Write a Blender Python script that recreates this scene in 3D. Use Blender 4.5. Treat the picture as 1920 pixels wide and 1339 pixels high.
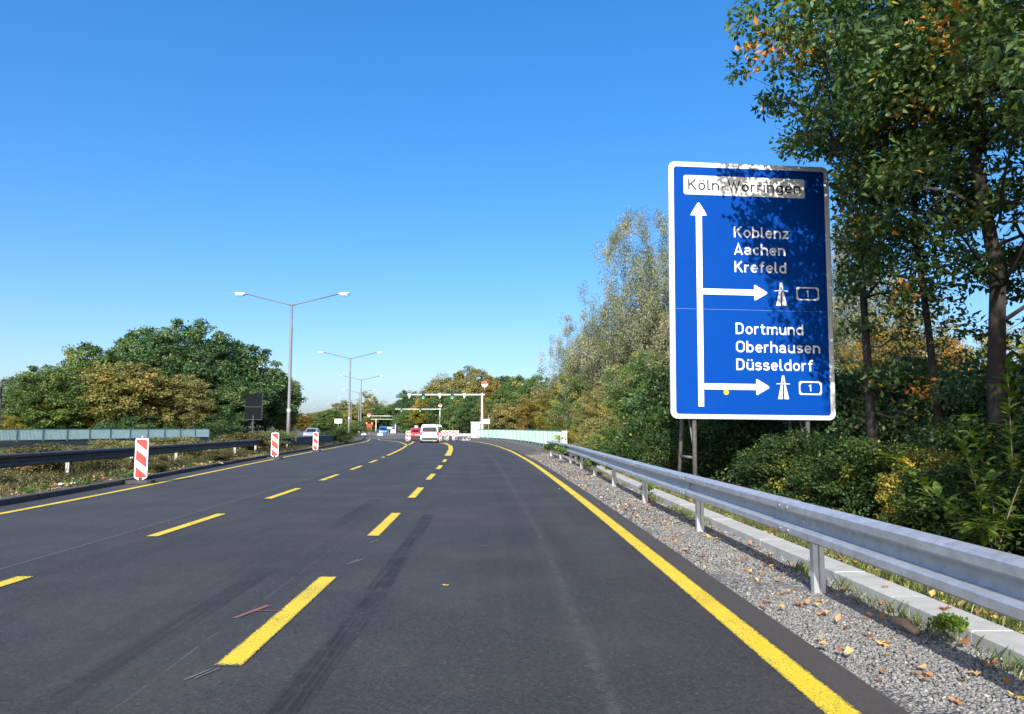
import bpy, bmesh, math, random
import numpy as np
from mathutils import Vector, Matrix

# ------------------------------------------------------------------ scene, camera, light
for o in list(bpy.data.objects):
    bpy.data.objects.remove(o)
scene = bpy.context.scene
col = scene.collection
R = math.radians

cam_d = bpy.data.cameras.new('camera')
cam = bpy.data.objects.new('camera', cam_d)
col.objects.link(cam)
cam.location = (0, 0, 1.42)
cam.rotation_euler = (R(90 + 5.498), 0, 0)
cam_d.sensor_width = 36
cam_d.lens = 26.0
cam_d.clip_start = 0.1
cam_d.clip_end = 6000
scene.camera = cam

SUN_EL, SUN_SIDE = 29.0, 0.20           # light travels along +Y and a little to +X
world = bpy.data.worlds.new('World')
scene.world = world
world.use_nodes = True
wn = world.node_tree
bg = wn.nodes['Background']
sky = wn.nodes.new('ShaderNodeTexSky')
sky.sky_type = 'NISHITA'
sky.sun_disc = False
sky.sun_elevation = R(SUN_EL)
sky.sun_rotation = math.pi + SUN_SIDE
sky.altitude = 50
sky.air_density = 0.75
sky.dust_density = 2.5
sky.ozone_density = 2.5
hsv = wn.nodes.new('ShaderNodeHueSaturation')
hsv.inputs['Saturation'].default_value = 1.66
hsv.inputs['Hue'].default_value = 0.507
hsv.inputs['Value'].default_value = 1.8
gam = wn.nodes.new('ShaderNodeGamma')
gam.inputs[1].default_value = 0.7
wn.links.new(sky.outputs[0], gam.inputs[0])
wn.links.new(gam.outputs[0], hsv.inputs['Color'])
wn.links.new(hsv.outputs[0], bg.inputs[0])
bg.inputs[1].default_value = 0.15

sun_d = bpy.data.lights.new('sun', 'SUN')
sun = bpy.data.objects.new('sun', sun_d)
col.objects.link(sun)
sun_d.energy = 4.9
sun_d.angle = R(0.53)
sun_d.color = (1.0, 0.95, 0.86)
ldir = Vector((math.sin(SUN_SIDE) * math.cos(R(SUN_EL)), math.cos(SUN_SIDE) * math.cos(R(SUN_EL)), -math.sin(R(SUN_EL))))
sun.rotation_euler = ldir.to_track_quat('-Z', 'Y').to_euler()

vs = scene.view_settings
vs.view_transform = 'Standard'
vs.look = 'None'
vs.exposure = 0.6
vs.gamma = 1
vs.use_curve_mapping = False
scene.render.engine = 'CYCLES'
scene.cycles.use_denoising = True
scene.cycles.max_bounces = 6
scene.cycles.diffuse_bounces = 3
scene.cycles.glossy_bounces = 3
scene.cycles.transmission_bounces = 4
scene.cycles.sample_clamp_indirect = 6

# ------------------------------------------------------------------ object helpers
def link(name, mesh, mat=None, parent=None):
    o = bpy.data.objects.new(name, mesh)
    col.objects.link(o)
    if mat is not None and mesh is not None:
        if len(mesh.materials) == 0:
            mesh.materials.append(mat)
        else:
            o.material_slots[0].link = 'OBJECT'
            o.material_slots[0].material = mat
    if parent is not None:
        o.parent = parent
    return o

def thing(name, label, cat, loc=(0, 0, 0), rz=0.0, group=None):
    o = bpy.data.objects.new(name, None)
    o.empty_display_size = 0.3
    col.objects.link(o)
    o.location = loc
    o.rotation_euler = (0, 0, rz)
    return tag(o, label, cat, group)

def tag(o, label, cat, group=None):
    o['label'] = label
    o['category'] = cat
    if group:
        o['group'] = group
    return o

def kind(o, k):
    o['kind'] = k
    return o

def copy_tree(o, parent=None):
    c = o.copy()
    col.objects.link(c)
    c.parent = parent
    for ch in list(o.children):
        copy_tree(ch, c)
    return c

class MB:
    """collects shapes and links them as one mesh"""
    def __init__(s):
        s.v, s.f, s.uv = [], [], None
    def add(s, v, f):
        n = len(s.v)
        s.v += [tuple(p) for p in v]
        s.f += [tuple(i + n for i in q) for q in f]
        return s
    def box(s, x0, x1, y0, y1, z0, z1):
        v = [(x0, y0, z0), (x1, y0, z0), (x1, y1, z0), (x0, y1, z0), (x0, y0, z1), (x1, y0, z1), (x1, y1, z1), (x0, y1, z1)]
        return s.add(v, [(0, 3, 2, 1), (4, 5, 6, 7), (0, 1, 5, 4), (1, 2, 6, 5), (2, 3, 7, 6), (3, 0, 4, 7)])
    def prism(s, pts, y0, y1):
        """polygon in (x, z), extruded along y"""
        n = len(pts)
        v = [(p[0], y0, p[1]) for p in pts] + [(p[0], y1, p[1]) for p in pts]
        f = [tuple(range(n)), tuple(range(2 * n - 1, n - 1, -1))]
        f += [(i, i + n, (i + 1) % n + n, (i + 1) % n) for i in range(n)]
        return s.add(v, f)
    def vprism(s, pts, z0, z1):
        n = len(pts)
        v = [(p[0], p[1], z0) for p in pts] + [(p[0], p[1], z1) for p in pts]
        f = [tuple(range(n - 1, -1, -1)), tuple(range(n, 2 * n))]
        f += [(i, (i + 1) % n, (i + 1) % n + n, i + n) for i in range(n)]
        return s.add(v, f)
    def tube(s, pts, rad, sides=8, caps=True):
        pts = [Vector(p) for p in pts]
        if not hasattr(rad, '__len__'):
            rad = [rad] * len(pts)
        v, f = [], []
        prev = None
        for i, p in enumerate(pts):
            t = (pts[min(i + 1, len(pts) - 1)] - pts[max(i - 1, 0)])
            t = t.normalized() if t.length > 1e-9 else Vector((0, 0, 1))
            ref = prev if prev is not None else (Vector((1, 0, 0)) if abs(t.x) < 0.9 else Vector((0, 1, 0)))
            a = (ref - t * ref.dot(t)).normalized()
            b = t.cross(a)
            prev = a
            for k in range(sides):
                an = 2 * math.pi * k / sides
                v.append(p + (a * math.cos(an) + b * math.sin(an)) * rad[i])
        for i in range(len(pts) - 1):
            for k in range(sides):
                k2 = (k + 1) % sides
                f.append((i * sides + k, i * sides + k2, (i + 1) * sides + k2, (i + 1) * sides + k))
        if caps:
            f.append(tuple(range(sides - 1, -1, -1)))
            f.append(tuple(range((len(pts) - 1) * sides, len(pts) * sides)))
        return s.add(v, f)
    def mesh(s, name, smooth=False):
        m = bpy.data.meshes.new(name)
        m.from_pydata(s.v, [], s.f)
        if smooth:
            m.polygons.foreach_set('use_smooth', [True] * len(m.polygons))
        m.update()
        return m
    def build(s, name, mat, parent=None, smooth=False):
        return link(name, s.mesh(name, smooth), mat, parent)

def bevel_mod(o, w=0.01, seg=2):
    b = o.modifiers.new('bevel', 'BEVEL')
    b.width = w
    b.segments = seg
    b.limit_method = 'ANGLE'
    return o

def tri_mesh(name, V, F, tint=None):
    V = np.asarray(V, np.float32).reshape(-1, 3)
    F = np.asarray(F, np.int32)
    m = bpy.data.meshes.new(name)
    m.vertices.add(len(V))
    m.vertices.foreach_set('co', V.ravel())
    m.loops.add(F.size)
    m.loops.foreach_set('vertex_index', F.ravel())
    m.polygons.add(len(F))
    m.polygons.foreach_set('loop_start', np.arange(0, F.size, 3, dtype=np.int32))
    if tint is not None:
        a = m.attributes.new('tint', 'FLOAT', 'FACE')
        a.data.foreach_set('value', np.asarray(tint, np.float32))
    m.update(calc_edges=True)
    return m

# ------------------------------------------------------------------ materials
def new_mat(name):
    m = bpy.data.materials.new(name)
    m.use_nodes = True
    nt = m.node_tree
    return m, nt, nt.nodes['Principled BSDF']

class NT:
    """short-hand for shader maths"""
    def __init__(s, nt):
        s.nt = nt
    def node(s, t, **kw):
        n = s.nt.nodes.new(t)
        for k, v in kw.items():
            setattr(n, k, v)
        return n
    def link(s, a, b):
        s.nt.links.new(a, b)
    def put(s, inp, v):
        if isinstance(v, (int, float)):
            inp.default_value = v
        elif isinstance(v, (tuple, list)):
            inp.default_value = tuple(v) + ((1.0,) if len(v) == 3 and len(inp.default_value) == 4 else ())
        else:
            s.nt.links.new(v, inp)
    def math(s, op, a, b=0.0, clamp=False):
        n = s.node('ShaderNodeMath', operation=op)
        n.use_clamp = clamp
        s.put(n.inputs[0], a)
        s.put(n.inputs[1], b)
        return n.outputs[0]
    def mix(s, f, a, b):
        n = s.node('ShaderNodeMix', data_type='RGBA')
        s.put(n.inputs[0], f)
        s.put(n.inputs[6], a)
        s.put(n.inputs[7], b)
        return n.outputs[2]
    def noise(s, vec, scale, detail=3.0, rough=0.55):
        n = s.node('ShaderNodeTexNoise')
        if vec is not None:
            s.link(vec, n.inputs['Vector'])
        n.inputs['Scale'].default_value = scale
        n.inputs['Detail'].default_value = detail
        n.inputs['Roughness'].default_value = rough
        return n.outputs[0]
    def ramp(s, v, stops):
        n = s.node('ShaderNodeValToRGB')
        e = n.color_ramp.elements
        while len(e) < len(stops):
            e.new(0.5)
        for i, (p, c) in enumerate(stops):
            e[i].position = p
            e[i].color = (*c, 1) if len(c) == 3 else c
        s.put(n.inputs[0], v)
        return n.outputs[0]
    def smooth(s, v, a, b):
        n = s.node('ShaderNodeMapRange', interpolation_type='SMOOTHSTEP')
        s.put(n.inputs[0], v)
        n.inputs[1].default_value = a
        n.inputs[2].default_value = b
        return n.outputs[0]
    def band(s, v, c, w, soft):
        d = s.math('ABSOLUTE', s.math('SUBTRACT', v, c))
        return s.smooth(d, w + soft, w)
    def bump(s, h, strength, dist, bsdf):
        n = s.node('ShaderNodeBump')
        n.inputs['Strength'].default_value = strength
        n.inputs['Distance'].default_value = dist
        s.put(n.inputs['Height'], h)
        s.link(n.outputs[0], bsdf.inputs['Normal'])

def plain(name, c, rough=0.6, metal=0.0, var=0.15, scale=6.0, bump=0.0, bscale=60.0, dirt=None, coat=0.0, spec=None):
    m, nt, b = new_mat(name)
    n = NT(nt)
    tc = n.node('ShaderNodeTexCoord').outputs['Object']
    f = n.noise(tc, scale, 4)
    lo = tuple(x * (1 - var) for x in c)
    hi = tuple(min(1, x * (1 + var)) for x in c)
    cc = n.ramp(f, [(0.3, lo), (0.7, hi)])
    if dirt:
        f2 = n.smooth(n.noise(tc, dirt[1], 5, 0.65), 0.5, 0.75)
        cc = n.mix(n.math('MULTIPLY', f2, dirt[2]), cc, dirt[0])
    n.link(cc, b.inputs['Base Color'])
    b.inputs['Metallic'].default_value = metal
    n.link(n.math('ADD', n.math('MULTIPLY', f, 0.2), rough - 0.1), b.inputs['Roughness'])
    if spec is not None:
        b.inputs['Specular IOR Level'].default_value = spec
    if coat:
        b.inputs['Coat Weight'].default_value = coat
    if bump:
        n.bump(n.noise(tc, bscale, 4), bump, 0.01, b)
    return m

def leafmat(name, stops, trans=0.3, rough=0.5, spec=0.35, gain=1.3):
    m, nt, b = new_mat(name)
    n = NT(nt)
    a = n.node('ShaderNodeAttribute', attribute_name='tint').outputs['Fac']
    c = n.ramp(a, [(p, tuple(min(.6, x * gain) for x in q)) for p, q in stops])
    n.link(c, b.inputs['Base Color'])
    b.inputs['Roughness'].default_value = rough
    b.inputs['Specular IOR Level'].default_value = spec
    tr = n.node('ShaderNodeBsdfTranslucent')
    h = n.node('ShaderNodeHueSaturation')
    h.inputs['Saturation'].default_value = 1.15
    h.inputs['Value'].default_value = 1.5
    n.link(c, h.inputs['Color'])
    n.link(h.outputs[0], tr.inputs['Color'])
    mx = n.node('ShaderNodeMixShader')
    mx.inputs[0].default_value = trans
    n.link(b.outputs[0], mx.inputs[1])
    n.link(tr.outputs[0], mx.inputs[2])
    n.link(mx.outputs[0], nt.nodes['Material Output'].inputs['Surface'])
    return m

def emit(name, c, s):
    m, nt, b = new_mat(name)
    b.inputs['Base Color'].default_value = (*c, 1)
    b.inputs['Emission Color'].default_value = (*c, 1)
    b.inputs['Emission Strength'].default_value = s
    return m

# foliage colours: low tint = darkest leaf, high tint = lightest or turned leaf
LM = {
    'dark': leafmat('leaf_dark_green', [(0, (.020, .044, .018)), (.5, (.046, .086, .032)), (.9, (.088, .138, .048)), (1, (.15, .15, .05))], gain=1.75),
    'green': leafmat('leaf_green', [(0, (.026, .050, .016)), (.5, (.062, .104, .028)), (.85, (.115, .160, .042)), (1, (.25, .20, .05))], gain=1.75),
    'olive': leafmat('leaf_olive', [(0, (.065, .068, .024)), (.45, (.130, .130, .045)), (.8, (.200, .185, .065)), (1, (.30, .23, .07))], gain=1.75),
    'brown': leafmat('leaf_olive_brown', [(0, (.060, .070, .022)), (.4, (.120, .122, .038)), (.75, (.175, .158, .048)), (1, (.25, .175, .055))], gain=1.75),
    'yellow': leafmat('leaf_yellow', [(0, (.065, .078, .016)), (.4, (.150, .150, .026)), (.8, (.290, .235, .034)), (1, (.42, .30, .04))]),
    'orange': leafmat('leaf_orange', [(0, (.070, .066, .020)), (.4, (.150, .122, .032)), (.8, (.260, .175, .040)), (1, (.38, .23, .05))]),
    'willow': leafmat('leaf_grey_green', [(0, (.085, .100, .050)), (.5, (.185, .205, .115)), (.85, (.280, .275, .185)), (1, (.36, .31, .19))]),
    'pale': leafmat('leaf_pale_green', [(0, (.050, .075, .040)), (.5, (.100, .135, .070)), (1, (.190, .210, .110))], gain=1.75),
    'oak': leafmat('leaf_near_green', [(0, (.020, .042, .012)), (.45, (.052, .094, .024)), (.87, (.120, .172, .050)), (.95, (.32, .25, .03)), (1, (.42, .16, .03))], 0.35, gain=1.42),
    'bramble': leafmat('leaf_bramble', [(0, (.014, .036, .010)), (.5, (.038, .076, .018)), (.9, (.085, .135, .030)), (1, (.28, .24, .03))], 0.3, gain=1.05),
    'cherry': leafmat('leaf_cherry', [(0, (.050, .090, .016)), (.6, (.110, .170, .026)), (.92, (.190, .230, .040)), (1, (.42, .30, .04))], 0.4),
    'dry': leafmat('leaf_dry_weed', [(0, (.040, .034, .018)), (.35, (.075, .080, .024)), (.7, (.140, .125, .040)), (1, (.30, .20, .09))], 0.2),
    'weed': leafmat('leaf_dark_weed', [(0, (.020, .018, .010)), (.4, (.045, .048, .018)), (.8, (.085, .085, .030)), (1, (.16, .11, .06))], 0.2),
    'litter': leafmat('leaf_fallen', [(0, (.16, .06, .03)), (.4, (.32, .15, .06)), (.7, (.45, .26, .12)), (1, (.52, .36, .10))], 0.15, 0.7),
    'grass': leafmat('grass_blade', [(0, (.040, .060, .014)), (.5, (.090, .130, .030)), (.8, (.190, .190, .060)), (1, (.30, .25, .11))], 0.3),
}
bark = plain('bark', (.034, .029, .024), .9, 0, .4, 8, .8, 40)
bark_pale = plain('bark_pale', (.26, .24, .20), .85, 0, .35, 5, .5, 30, ((.05, .045, .04), 9, .8))
twig_m = plain('twig', (.16, .12, .085), .85, 0, .3, 10)

galv = plain('galvanised_steel', (.50, .53, .57), .45, .55, .12, 9, .10, 220, ((.33, .335, .34), 14, .6))
galv_post = plain('galvanised_post', (.56, .58, .60), .45, .6, .10, 5, 0, 60, ((.36, .35, .33), 8, .5))
old_steel = plain('weathered_steel', (.085, .085, .088), .62, .35, .25, 3, .2, 90, ((.035, .032, .03), 4, .6))
pole_m = plain('lamp_pole_steel', (.17, .172, .175), .6, .3, .15, 3, 0, 60, ((.10, .09, .08), 2, .5))
lampwhite = plain('lamp_head_white', (.50, .51, .52), .4, 0, .05)
lampglass = plain('lamp_glass', (.42, .44, .44), .25, 0, .05)
white_post = plain('white_paint', (.76, .77, .77), .45, 0, .06, 4, 0, 60, ((.5, .5, .48), 5, .3))
black_m = plain('signal_black', (.012, .012, .014), .5, 0, .1)
rubber = plain('rubber_base', (.05, .05, .052), .85, 0, .3, 12)
wood_grey = plain('sign_post_steel', (.17, .16, .15), .8, .1, .3, 8, .3, 60, ((.08, .06, .05), 6, .6))
concrete = plain('concrete', (.40, .395, .38), .88, 0, .12, 5, .25, 160, ((.24, .23, .21), 3, .45))
concrete_white = plain('pale_concrete', (.45, .45, .43), .85, 0, .10, 4, .2, 180, ((.30, .285, .25), 3.6, .6))
kerb_m = plain('kerb_stone', (.075, .072, .066), .9, 0, .25, 6, .4, 80, ((.07, .065, .06), 4, .5))
mint = plain('mint_paint', (.36, .53, .47), .5, 0, .08, 2, 0, 60, ((.33, .40, .36), 3, .35))
mint_pale = plain('pale_mint_paint', (.62, .82, .76), .5, 0, .08, 2)
mint_dark = plain('green_paint', (.085, .22, .19), .5, 0, .1, 3)
parapet_m = plain('parapet_concrete', (.085, .09, .09), .9, 0, .25, 3, .3, 40)
sign_white = plain('sign_white_sheet', (.78, .79, .79), .38, 0, .04, 3, 0, 60, ((.58, .58, .55), 2.5, .35))
sign_blue = plain('sign_blue_sheet', (.001, .052, .31), .6, 0, .05, 2, 0, 60, ((.002, .050, .25), 4, .35), spec=.06)
sign_black = plain('sign_black_print', (.018, .018, .02), .5, 0, .1)
sign_yellow = plain('yellow_sticker', (.78, .52, .03), .5, 0, .05)
red_sheet = plain('red_sheet', (.47, .035, .03), .45, 0, .08, 5, 0, 60, ((.5, .16, .13), 6, .4))
white_sheet = plain('white_sheet', (.80, .80, .79), .45, 0, .04, 5, 0, 60, ((.6, .59, .56), 6, .35))
glass_dark = plain('car_glass', (.015, .018, .022), .08, 0, .1)
tyre_m = plain('tyre', (.018, .018, .019), .85, 0, .2)
rim_m = plain('wheel_rim', (.35, .35, .36), .35, .8, .1)
trim_dark = plain('dark_trim', (.028, .028, .03), .6, 0, .15)
tail_red = plain('tail_lamp_red', (.5, .02, .018), .25, 0, .1)
plate_m = plain('number_plate', (.74, .74, .70), .5, 0, .04)
paint_white = plain('white_car_paint', (.78, .79, .80), .3, 0, .03, 3, coat=.6)
paint_red = plain('red_car_paint', (.52, .02, .025), .3, 0, .05, 3, coat=.6)
paint_blue = plain('blue_car_paint', (.03, .14, .48), .3, 0, .05, 3, coat=.6)
paint_silver = plain('silver_car_paint', (.50, .55, .60), .3, .5, .05, 3, coat=.6)
orange_m = plain('orange_plastic', (.72, .38, .10), .6, 0, .12)
green_lens = emit('green_signal_lens', (.02, .75, .42), 1.6)
amber_lens = plain('amber_lens', (.80, .36, .04), .3, 0, .05)
dead_lens = plain('unlit_lens', (.03, .02, .02), .25, 0, .1)
paper_m = plain('paper_litter', (.72, .71, .68), .8, 0, .08)

def asphalt(name, base, marks):
    m, nt, b = new_mat(name)
    n = NT(nt)
    tc = n.node('ShaderNodeTexCoord')
    ob = tc.outputs['Object']
    fine = n.noise(ob, 260, 2, .7)
    mid = n.noise(ob, 75, 3, .75)
    vg = n.node('ShaderNodeTexVoronoi')
    vg.inputs['Scale'].default_value = 70
    n.link(ob, vg.inputs['Vector'])
    sv = n.node('ShaderNodeSeparateColor')
    n.link(vg.outputs['Color'], sv.inputs[0])
    cell = sv.outputs[0]
    big = n.noise(ob, .55, 5, .6)
    lo = tuple(x * .55 for x in base)
    hi = tuple(x * 1.5 for x in base)
    c = n.ramp(n.math('ADD', n.math('MULTIPLY', n.math('ADD', n.math('MULTIPLY', fine, .35), n.math('MULTIPLY', mid, .65)), .72), n.math('MULTIPLY', cell, .28)), [(.30, lo), (.5, base), (.68, hi), (.82, tuple(x * 2.2 for x in base))])
    c = n.mix(n.smooth(big, .40, .66), c, n.mix(.40, c, (.082, .074, .064)))
    st = n.node('ShaderNodeMapping')
    st.inputs['Scale'].default_value = (2.2, .06, 1)
    n.link(tc.outputs['UV'], st.inputs[0])
    lane = n.noise(st.outputs[0], 1.0, 4, .6)
    c = n.mix(n.math('MULTIPLY', n.smooth(lane, .46, .70), .35), c, tuple(x * .55 for x in base))
    vs2 = n.node('ShaderNodeTexVoronoi')
    vs2.inputs['Scale'].default_value = 46
    n.link(ob, vs2.inputs['Vector'])
    s2 = n.node('ShaderNodeSeparateColor')
    n.link(vs2.outputs['Color'], s2.inputs[0])
    c = n.mix(n.math('MULTIPLY', n.smooth(s2.outputs[1], .95, .97), .35), c, tuple(x * 2.6 for x in base))
    c = n.mix(n.math('MULTIPLY', n.smooth(s2.outputs[2], .95, .97), .4), c, tuple(x * .35 for x in base))
    rgh = .80
    if marks:
        sp = n.node('ShaderNodeSeparateXYZ')
        n.link(tc.outputs['UV'], sp.inputs[0])
        u, v = sp.outputs[0], sp.outputs[1]
        mp = n.node('ShaderNodeMapping')
        mp.inputs['Scale'].default_value = (34, .5, 1)
        n.link(tc.outputs['UV'], mp.inputs[0])
        streak = n.smooth(n.noise(mp.outputs[0], 1, 3, .5), .30, .62)
        wob = n.math('MULTIPLY', n.math('SUBTRACT', n.noise(tc.outputs['UV'], .35, 2), .5), .12)
        uw = n.math('ADD', u, wob)
        def skid(cu, w, v0, v1, amt, cc):
            a = n.band(uw, cu, w, .05)
            e = n.math('MULTIPLY', n.smooth(v, v0, v0 + 1.2), n.smooth(v, v1, v1 - .35))
            return n.mix(n.math('MULTIPLY', n.math('MULTIPLY', a, e), n.math('MULTIPLY', n.math('MULTIPLY', n.math('ADD', n.math('MULTIPLY', streak, .75), .25), n.smooth(n.noise(ob, 2.2, 5, .75), .33, .55)), amt)), cc, (.009, .009, .010))
        c = skid(.56, .075, 2.5, 12.6, .85, c)
        c = skid(-.69, .085, 2.8, 7.8, .6, c)
        c = skid(-.69, .085, 10.6, 15.2, .6, c)
        c = skid(-2.4, .09, 7.5, 11.5, .25, c)
        c = skid(-5.3, .11, 14, 24, .35, c)
        c = skid(-4.2, .10, 20, 34, .4, c)
        c = skid(1.9, .16, 3, 60, .22, c)
        c = skid(.1, .16, 14, 60, .25, c)
        # longitudinal joints
        seam = n.math('MULTIPLY', n.band(uw, -.33, .004, .008), n.smooth(v, 16, 4))
        c = n.mix(n.math('MULTIPLY', n.math('MULTIPLY', seam, n.smooth(n.noise(ob, 3, 4), .4, .6)), .4), c, (.16, .16, .16))
        trk = n.math('MULTIPLY', n.band(uw, 2.2, .01, .06), n.smooth(n.noise(ob, 9, 5, .8), .40, .66))
        c = n.mix(n.math('MULTIPLY', trk, .30), c, (.15, .145, .14))
        c = n.mix(n.math('MULTIPLY', n.smooth(u, 3.36, 3.50), .45), c, (.095, .080, .070))
        seam2 = n.band(u, -3.42, .008, .012)
        c = n.mix(n.math('MULTIPLY', seam2, .5), c, (.16, .16, .17))
        left = n.smooth(u, -3.40, -3.44)
        c = n.mix(n.math('MULTIPLY', left, .16), c, (.075, .078, .085))
        stain = n.math('MULTIPLY', n.smooth(n.noise(ob, 1.3, 6, .7), .60, .72), n.smooth(v, 30, 8))
        c = n.mix(n.math('MULTIPLY', stain, .35), c, (.022, .021, .020))
        # scattered pale and dark specks
        vo = n.node('ShaderNodeTexVoronoi')
        vo.inputs['Scale'].default_value = 4.2
        n.link(ob, vo.inputs['Vector'])
        speck = n.smooth(vo.outputs['Distance'], .035, .02)
        c = n.mix(n.math('MULTIPLY', speck, .7), c, n.mix(n.smooth(n.noise(ob, 1.7, 1), .5, .52), (.012, .012, .012), (.30, .29, .27)))
        rg = n.math('ADD', n.math('MULTIPLY', n.noise(ob, .8, 4), .18), .66)
        n.link(rg, b.inputs['Roughness'])
    else:
        b.inputs['Roughness'].default_value = rgh
    n.link(c, b.inputs['Base Color'])
    b.inputs['Specular IOR Level'].default_value = .4
    n.bump(n.math('ADD', mid, n.math('MULTIPLY', cell, .6)), .8, .006, b)
    return m

asph = asphalt('fresh_asphalt', (.041, .0388, .0375), True)
asph_old = asphalt('older_asphalt', (.125, .118, .110), False)

def yellow_paint():
    m, nt, b = new_mat('yellow_road_paint')
    n = NT(nt)
    tc = n.node('ShaderNodeTexCoord')
    ob = tc.outputs['Object']
    sp = n.node('ShaderNodeSeparateXYZ')
    n.link(tc.outputs['UV'], sp.inputs[0])
    u, v = n.math('ABSOLUTE', sp.outputs[0]), sp.outputs[1]
    fine = n.noise(ob, 70, 4, .8)
    spread = n.smooth(fine, .28, .72)
    worn = n.smooth(n.math('SUBTRACT', n.math('ADD', u, n.math('MULTIPLY', spread, .42)), 1.0), .06, .14)
    wend = n.smooth(n.math('SUBTRACT', v, n.math('MULTIPLY', spread, .07)), .004, -.004)
    worn = n.math('MAXIMUM', worn, wend)
    pits = n.smooth(n.math('ADD', n.noise(ob, 85, 3, .8), n.math('MULTIPLY', n.noise(ob, 2.0, 3), .30)), .725, .77)
    mask = n.math('MAXIMUM', worn, pits)
    yel = n.ramp(n.noise(ob, 4, 4), [(.3, (.70, .505, .016)), (.7, (.82, .61, .03))])
    n.link(n.mix(mask, yel, (.045, .043, .040)), b.inputs['Base Color'])
    b.inputs['Roughness'].default_value = .65
    n.bump(fine, .5, .005, b)
    return m
yellow = yellow_paint()

def ground_mat(name, stops, scale, bump=.6, bscale=30):
    m, nt, b = new_mat(name)
    n = NT(nt)
    ob = n.node('ShaderNodeTexCoord').outputs['Object']
    f = n.math('ADD', n.math('MULTIPLY', n.noise(ob, scale, 6, .65), .6), n.math('MULTIPLY', n.noise(ob, scale * 14, 4, .7), .4))
    n.link(n.ramp(f, stops), b.inputs['Base Color'])
    b.inputs['Roughness'].default_value = .95
    b.inputs['Specular IOR Level'].default_value = .15
    n.bump(n.noise(ob, bscale, 5, .7), bump, .03, b)
    return m
grass_ground = ground_mat('rough_grass_ground', [(.3, (.030, .036, .014)), (.5, (.065, .072, .026)), (.65, (.105, .098, .042)), (.78, (.16, .12, .065))], .8)
dirt_ground = ground_mat('verge_dirt', [(.3, (.055, .048, .036)), (.5, (.105, .098, .065)), (.62, (.15, .135, .10)), (.78, (.24, .19, .14))], 1.6)
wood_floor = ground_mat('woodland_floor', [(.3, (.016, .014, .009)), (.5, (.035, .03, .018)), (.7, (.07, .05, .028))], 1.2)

def gravel_mat(name, stones):
    m, nt, b = new_mat(name)
    n = NT(nt)
    ob = n.node('ShaderNodeTexCoord').outputs['Object']
    if stones:
        a = n.node('ShaderNodeAttribute', attribute_name='tint').outputs['Fac']
        c = n.ramp(a, [(0, (.10, .099, .096)), (.35, (.175, .173, .167)), (.7, (.245, .24, .228)), (.93, (.32, .305, .28)), (1, (.46, .44, .40))])
    else:
        vo = n.node('ShaderNodeTexVoronoi')
        vo.inputs['Scale'].default_value = 42
        n.link(ob, vo.inputs['Vector'])
        c = n.ramp(vo.outputs['Color'], [(0, (.09, .088, .084)), (.5, (.17, .166, .156)), (1, (.24, .23, .21))])
        c = n.mix(n.smooth(n.noise(ob, 1.5, 4), .5, .7), c, (.13, .115, .09))
        n.bump(vo.outputs['Distance'], 1.0, .03, b)
    n.link(c, b.inputs['Base Color'])
    b.inputs['Roughness'].default_value = .9
    return m
gravel_s = gravel_mat('gravel_stone', True)
gravel_g = gravel_mat('gravel_bed', False)

# ------------------------------------------------------------------ road geometry (lateral X by distance Y)
def path(pts):
    ys = np.array([p[0] for p in pts], float)
    xs = np.array([p[1] for p in pts], float)
    g = np.linspace(ys[0], ys[-1], 2000)
    v = np.interp(g, ys, xs)
    step = g[1] - g[0]
    for _ in range(2):
        k = max(3, int(7.0 / step) | 1)
        pad = k // 2
        vp = np.concatenate([2 * v[0] - v[1:pad + 1][::-1], v, 2 * v[-1] - v[-pad - 1:-1][::-1]])
        v = np.convolve(vp, np.ones(k) / k, 'valid')
    return lambda y: float(np.interp(y, g, v))
edge_r = path([(-14, 1.76), (0, 1.72), (4, 1.66), (8, 1.57), (14.3, 1.42), (19.6, 1.25), (30.7, .85), (46.4, -.05), (62, -1.4), (76.6, -3.4), (90.5, -6.5), (110, -11), (140, -18), (180, -27.5), (231, -40), (283, -56), (335, -75), (420, -110)])
line_a = path([(-14, -1.6), (5, -1.68), (11.2, -1.87), (16.8, -2.12), (22.7, -2.42), (28.5, -2.71), (33.8, -3.0), (39.9, -3.42), (51, -4.17), (60.4, -5.0), (71, -6.3), (79.7, -7.8), (90, -10.2), (110, -15)])
line_b = path([(-14, -4.5), (7.1, -4.63), (11, -4.78), (16.3, -4.96), (22, -5.3), (27.4, -5.63), (32.7, -6.0), (36.6, -6.3), (46.4, -7.13), (55.4, -8.0), (66, -9.2), (78, -11.0), (90, -13.6)])
edge_l = path([(-14, -7.9), (0, -8.0), (12.4, -8.45), (14.75, -8.65), (17.4, -8.93), (21.3, -9.41), (30.2, -10.5), (40.7, -11.65), (52.5, -12.8), (79.7, -15.5), (100, -19), (120, -23), (164, -31), (215, -43.5), (270, -60), (335, -82), (420, -116)])
rail_l = path([(-14, -11.4), (8, -11.5), (17, -11.9), (24, -12.35), (45, -14.3), (60, -15.6), (75, -16.9), (95, -20)])
kerb_l = lambda y: edge_l(y) - .75
asph_r = lambda y: edge_r(y) + .34

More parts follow.
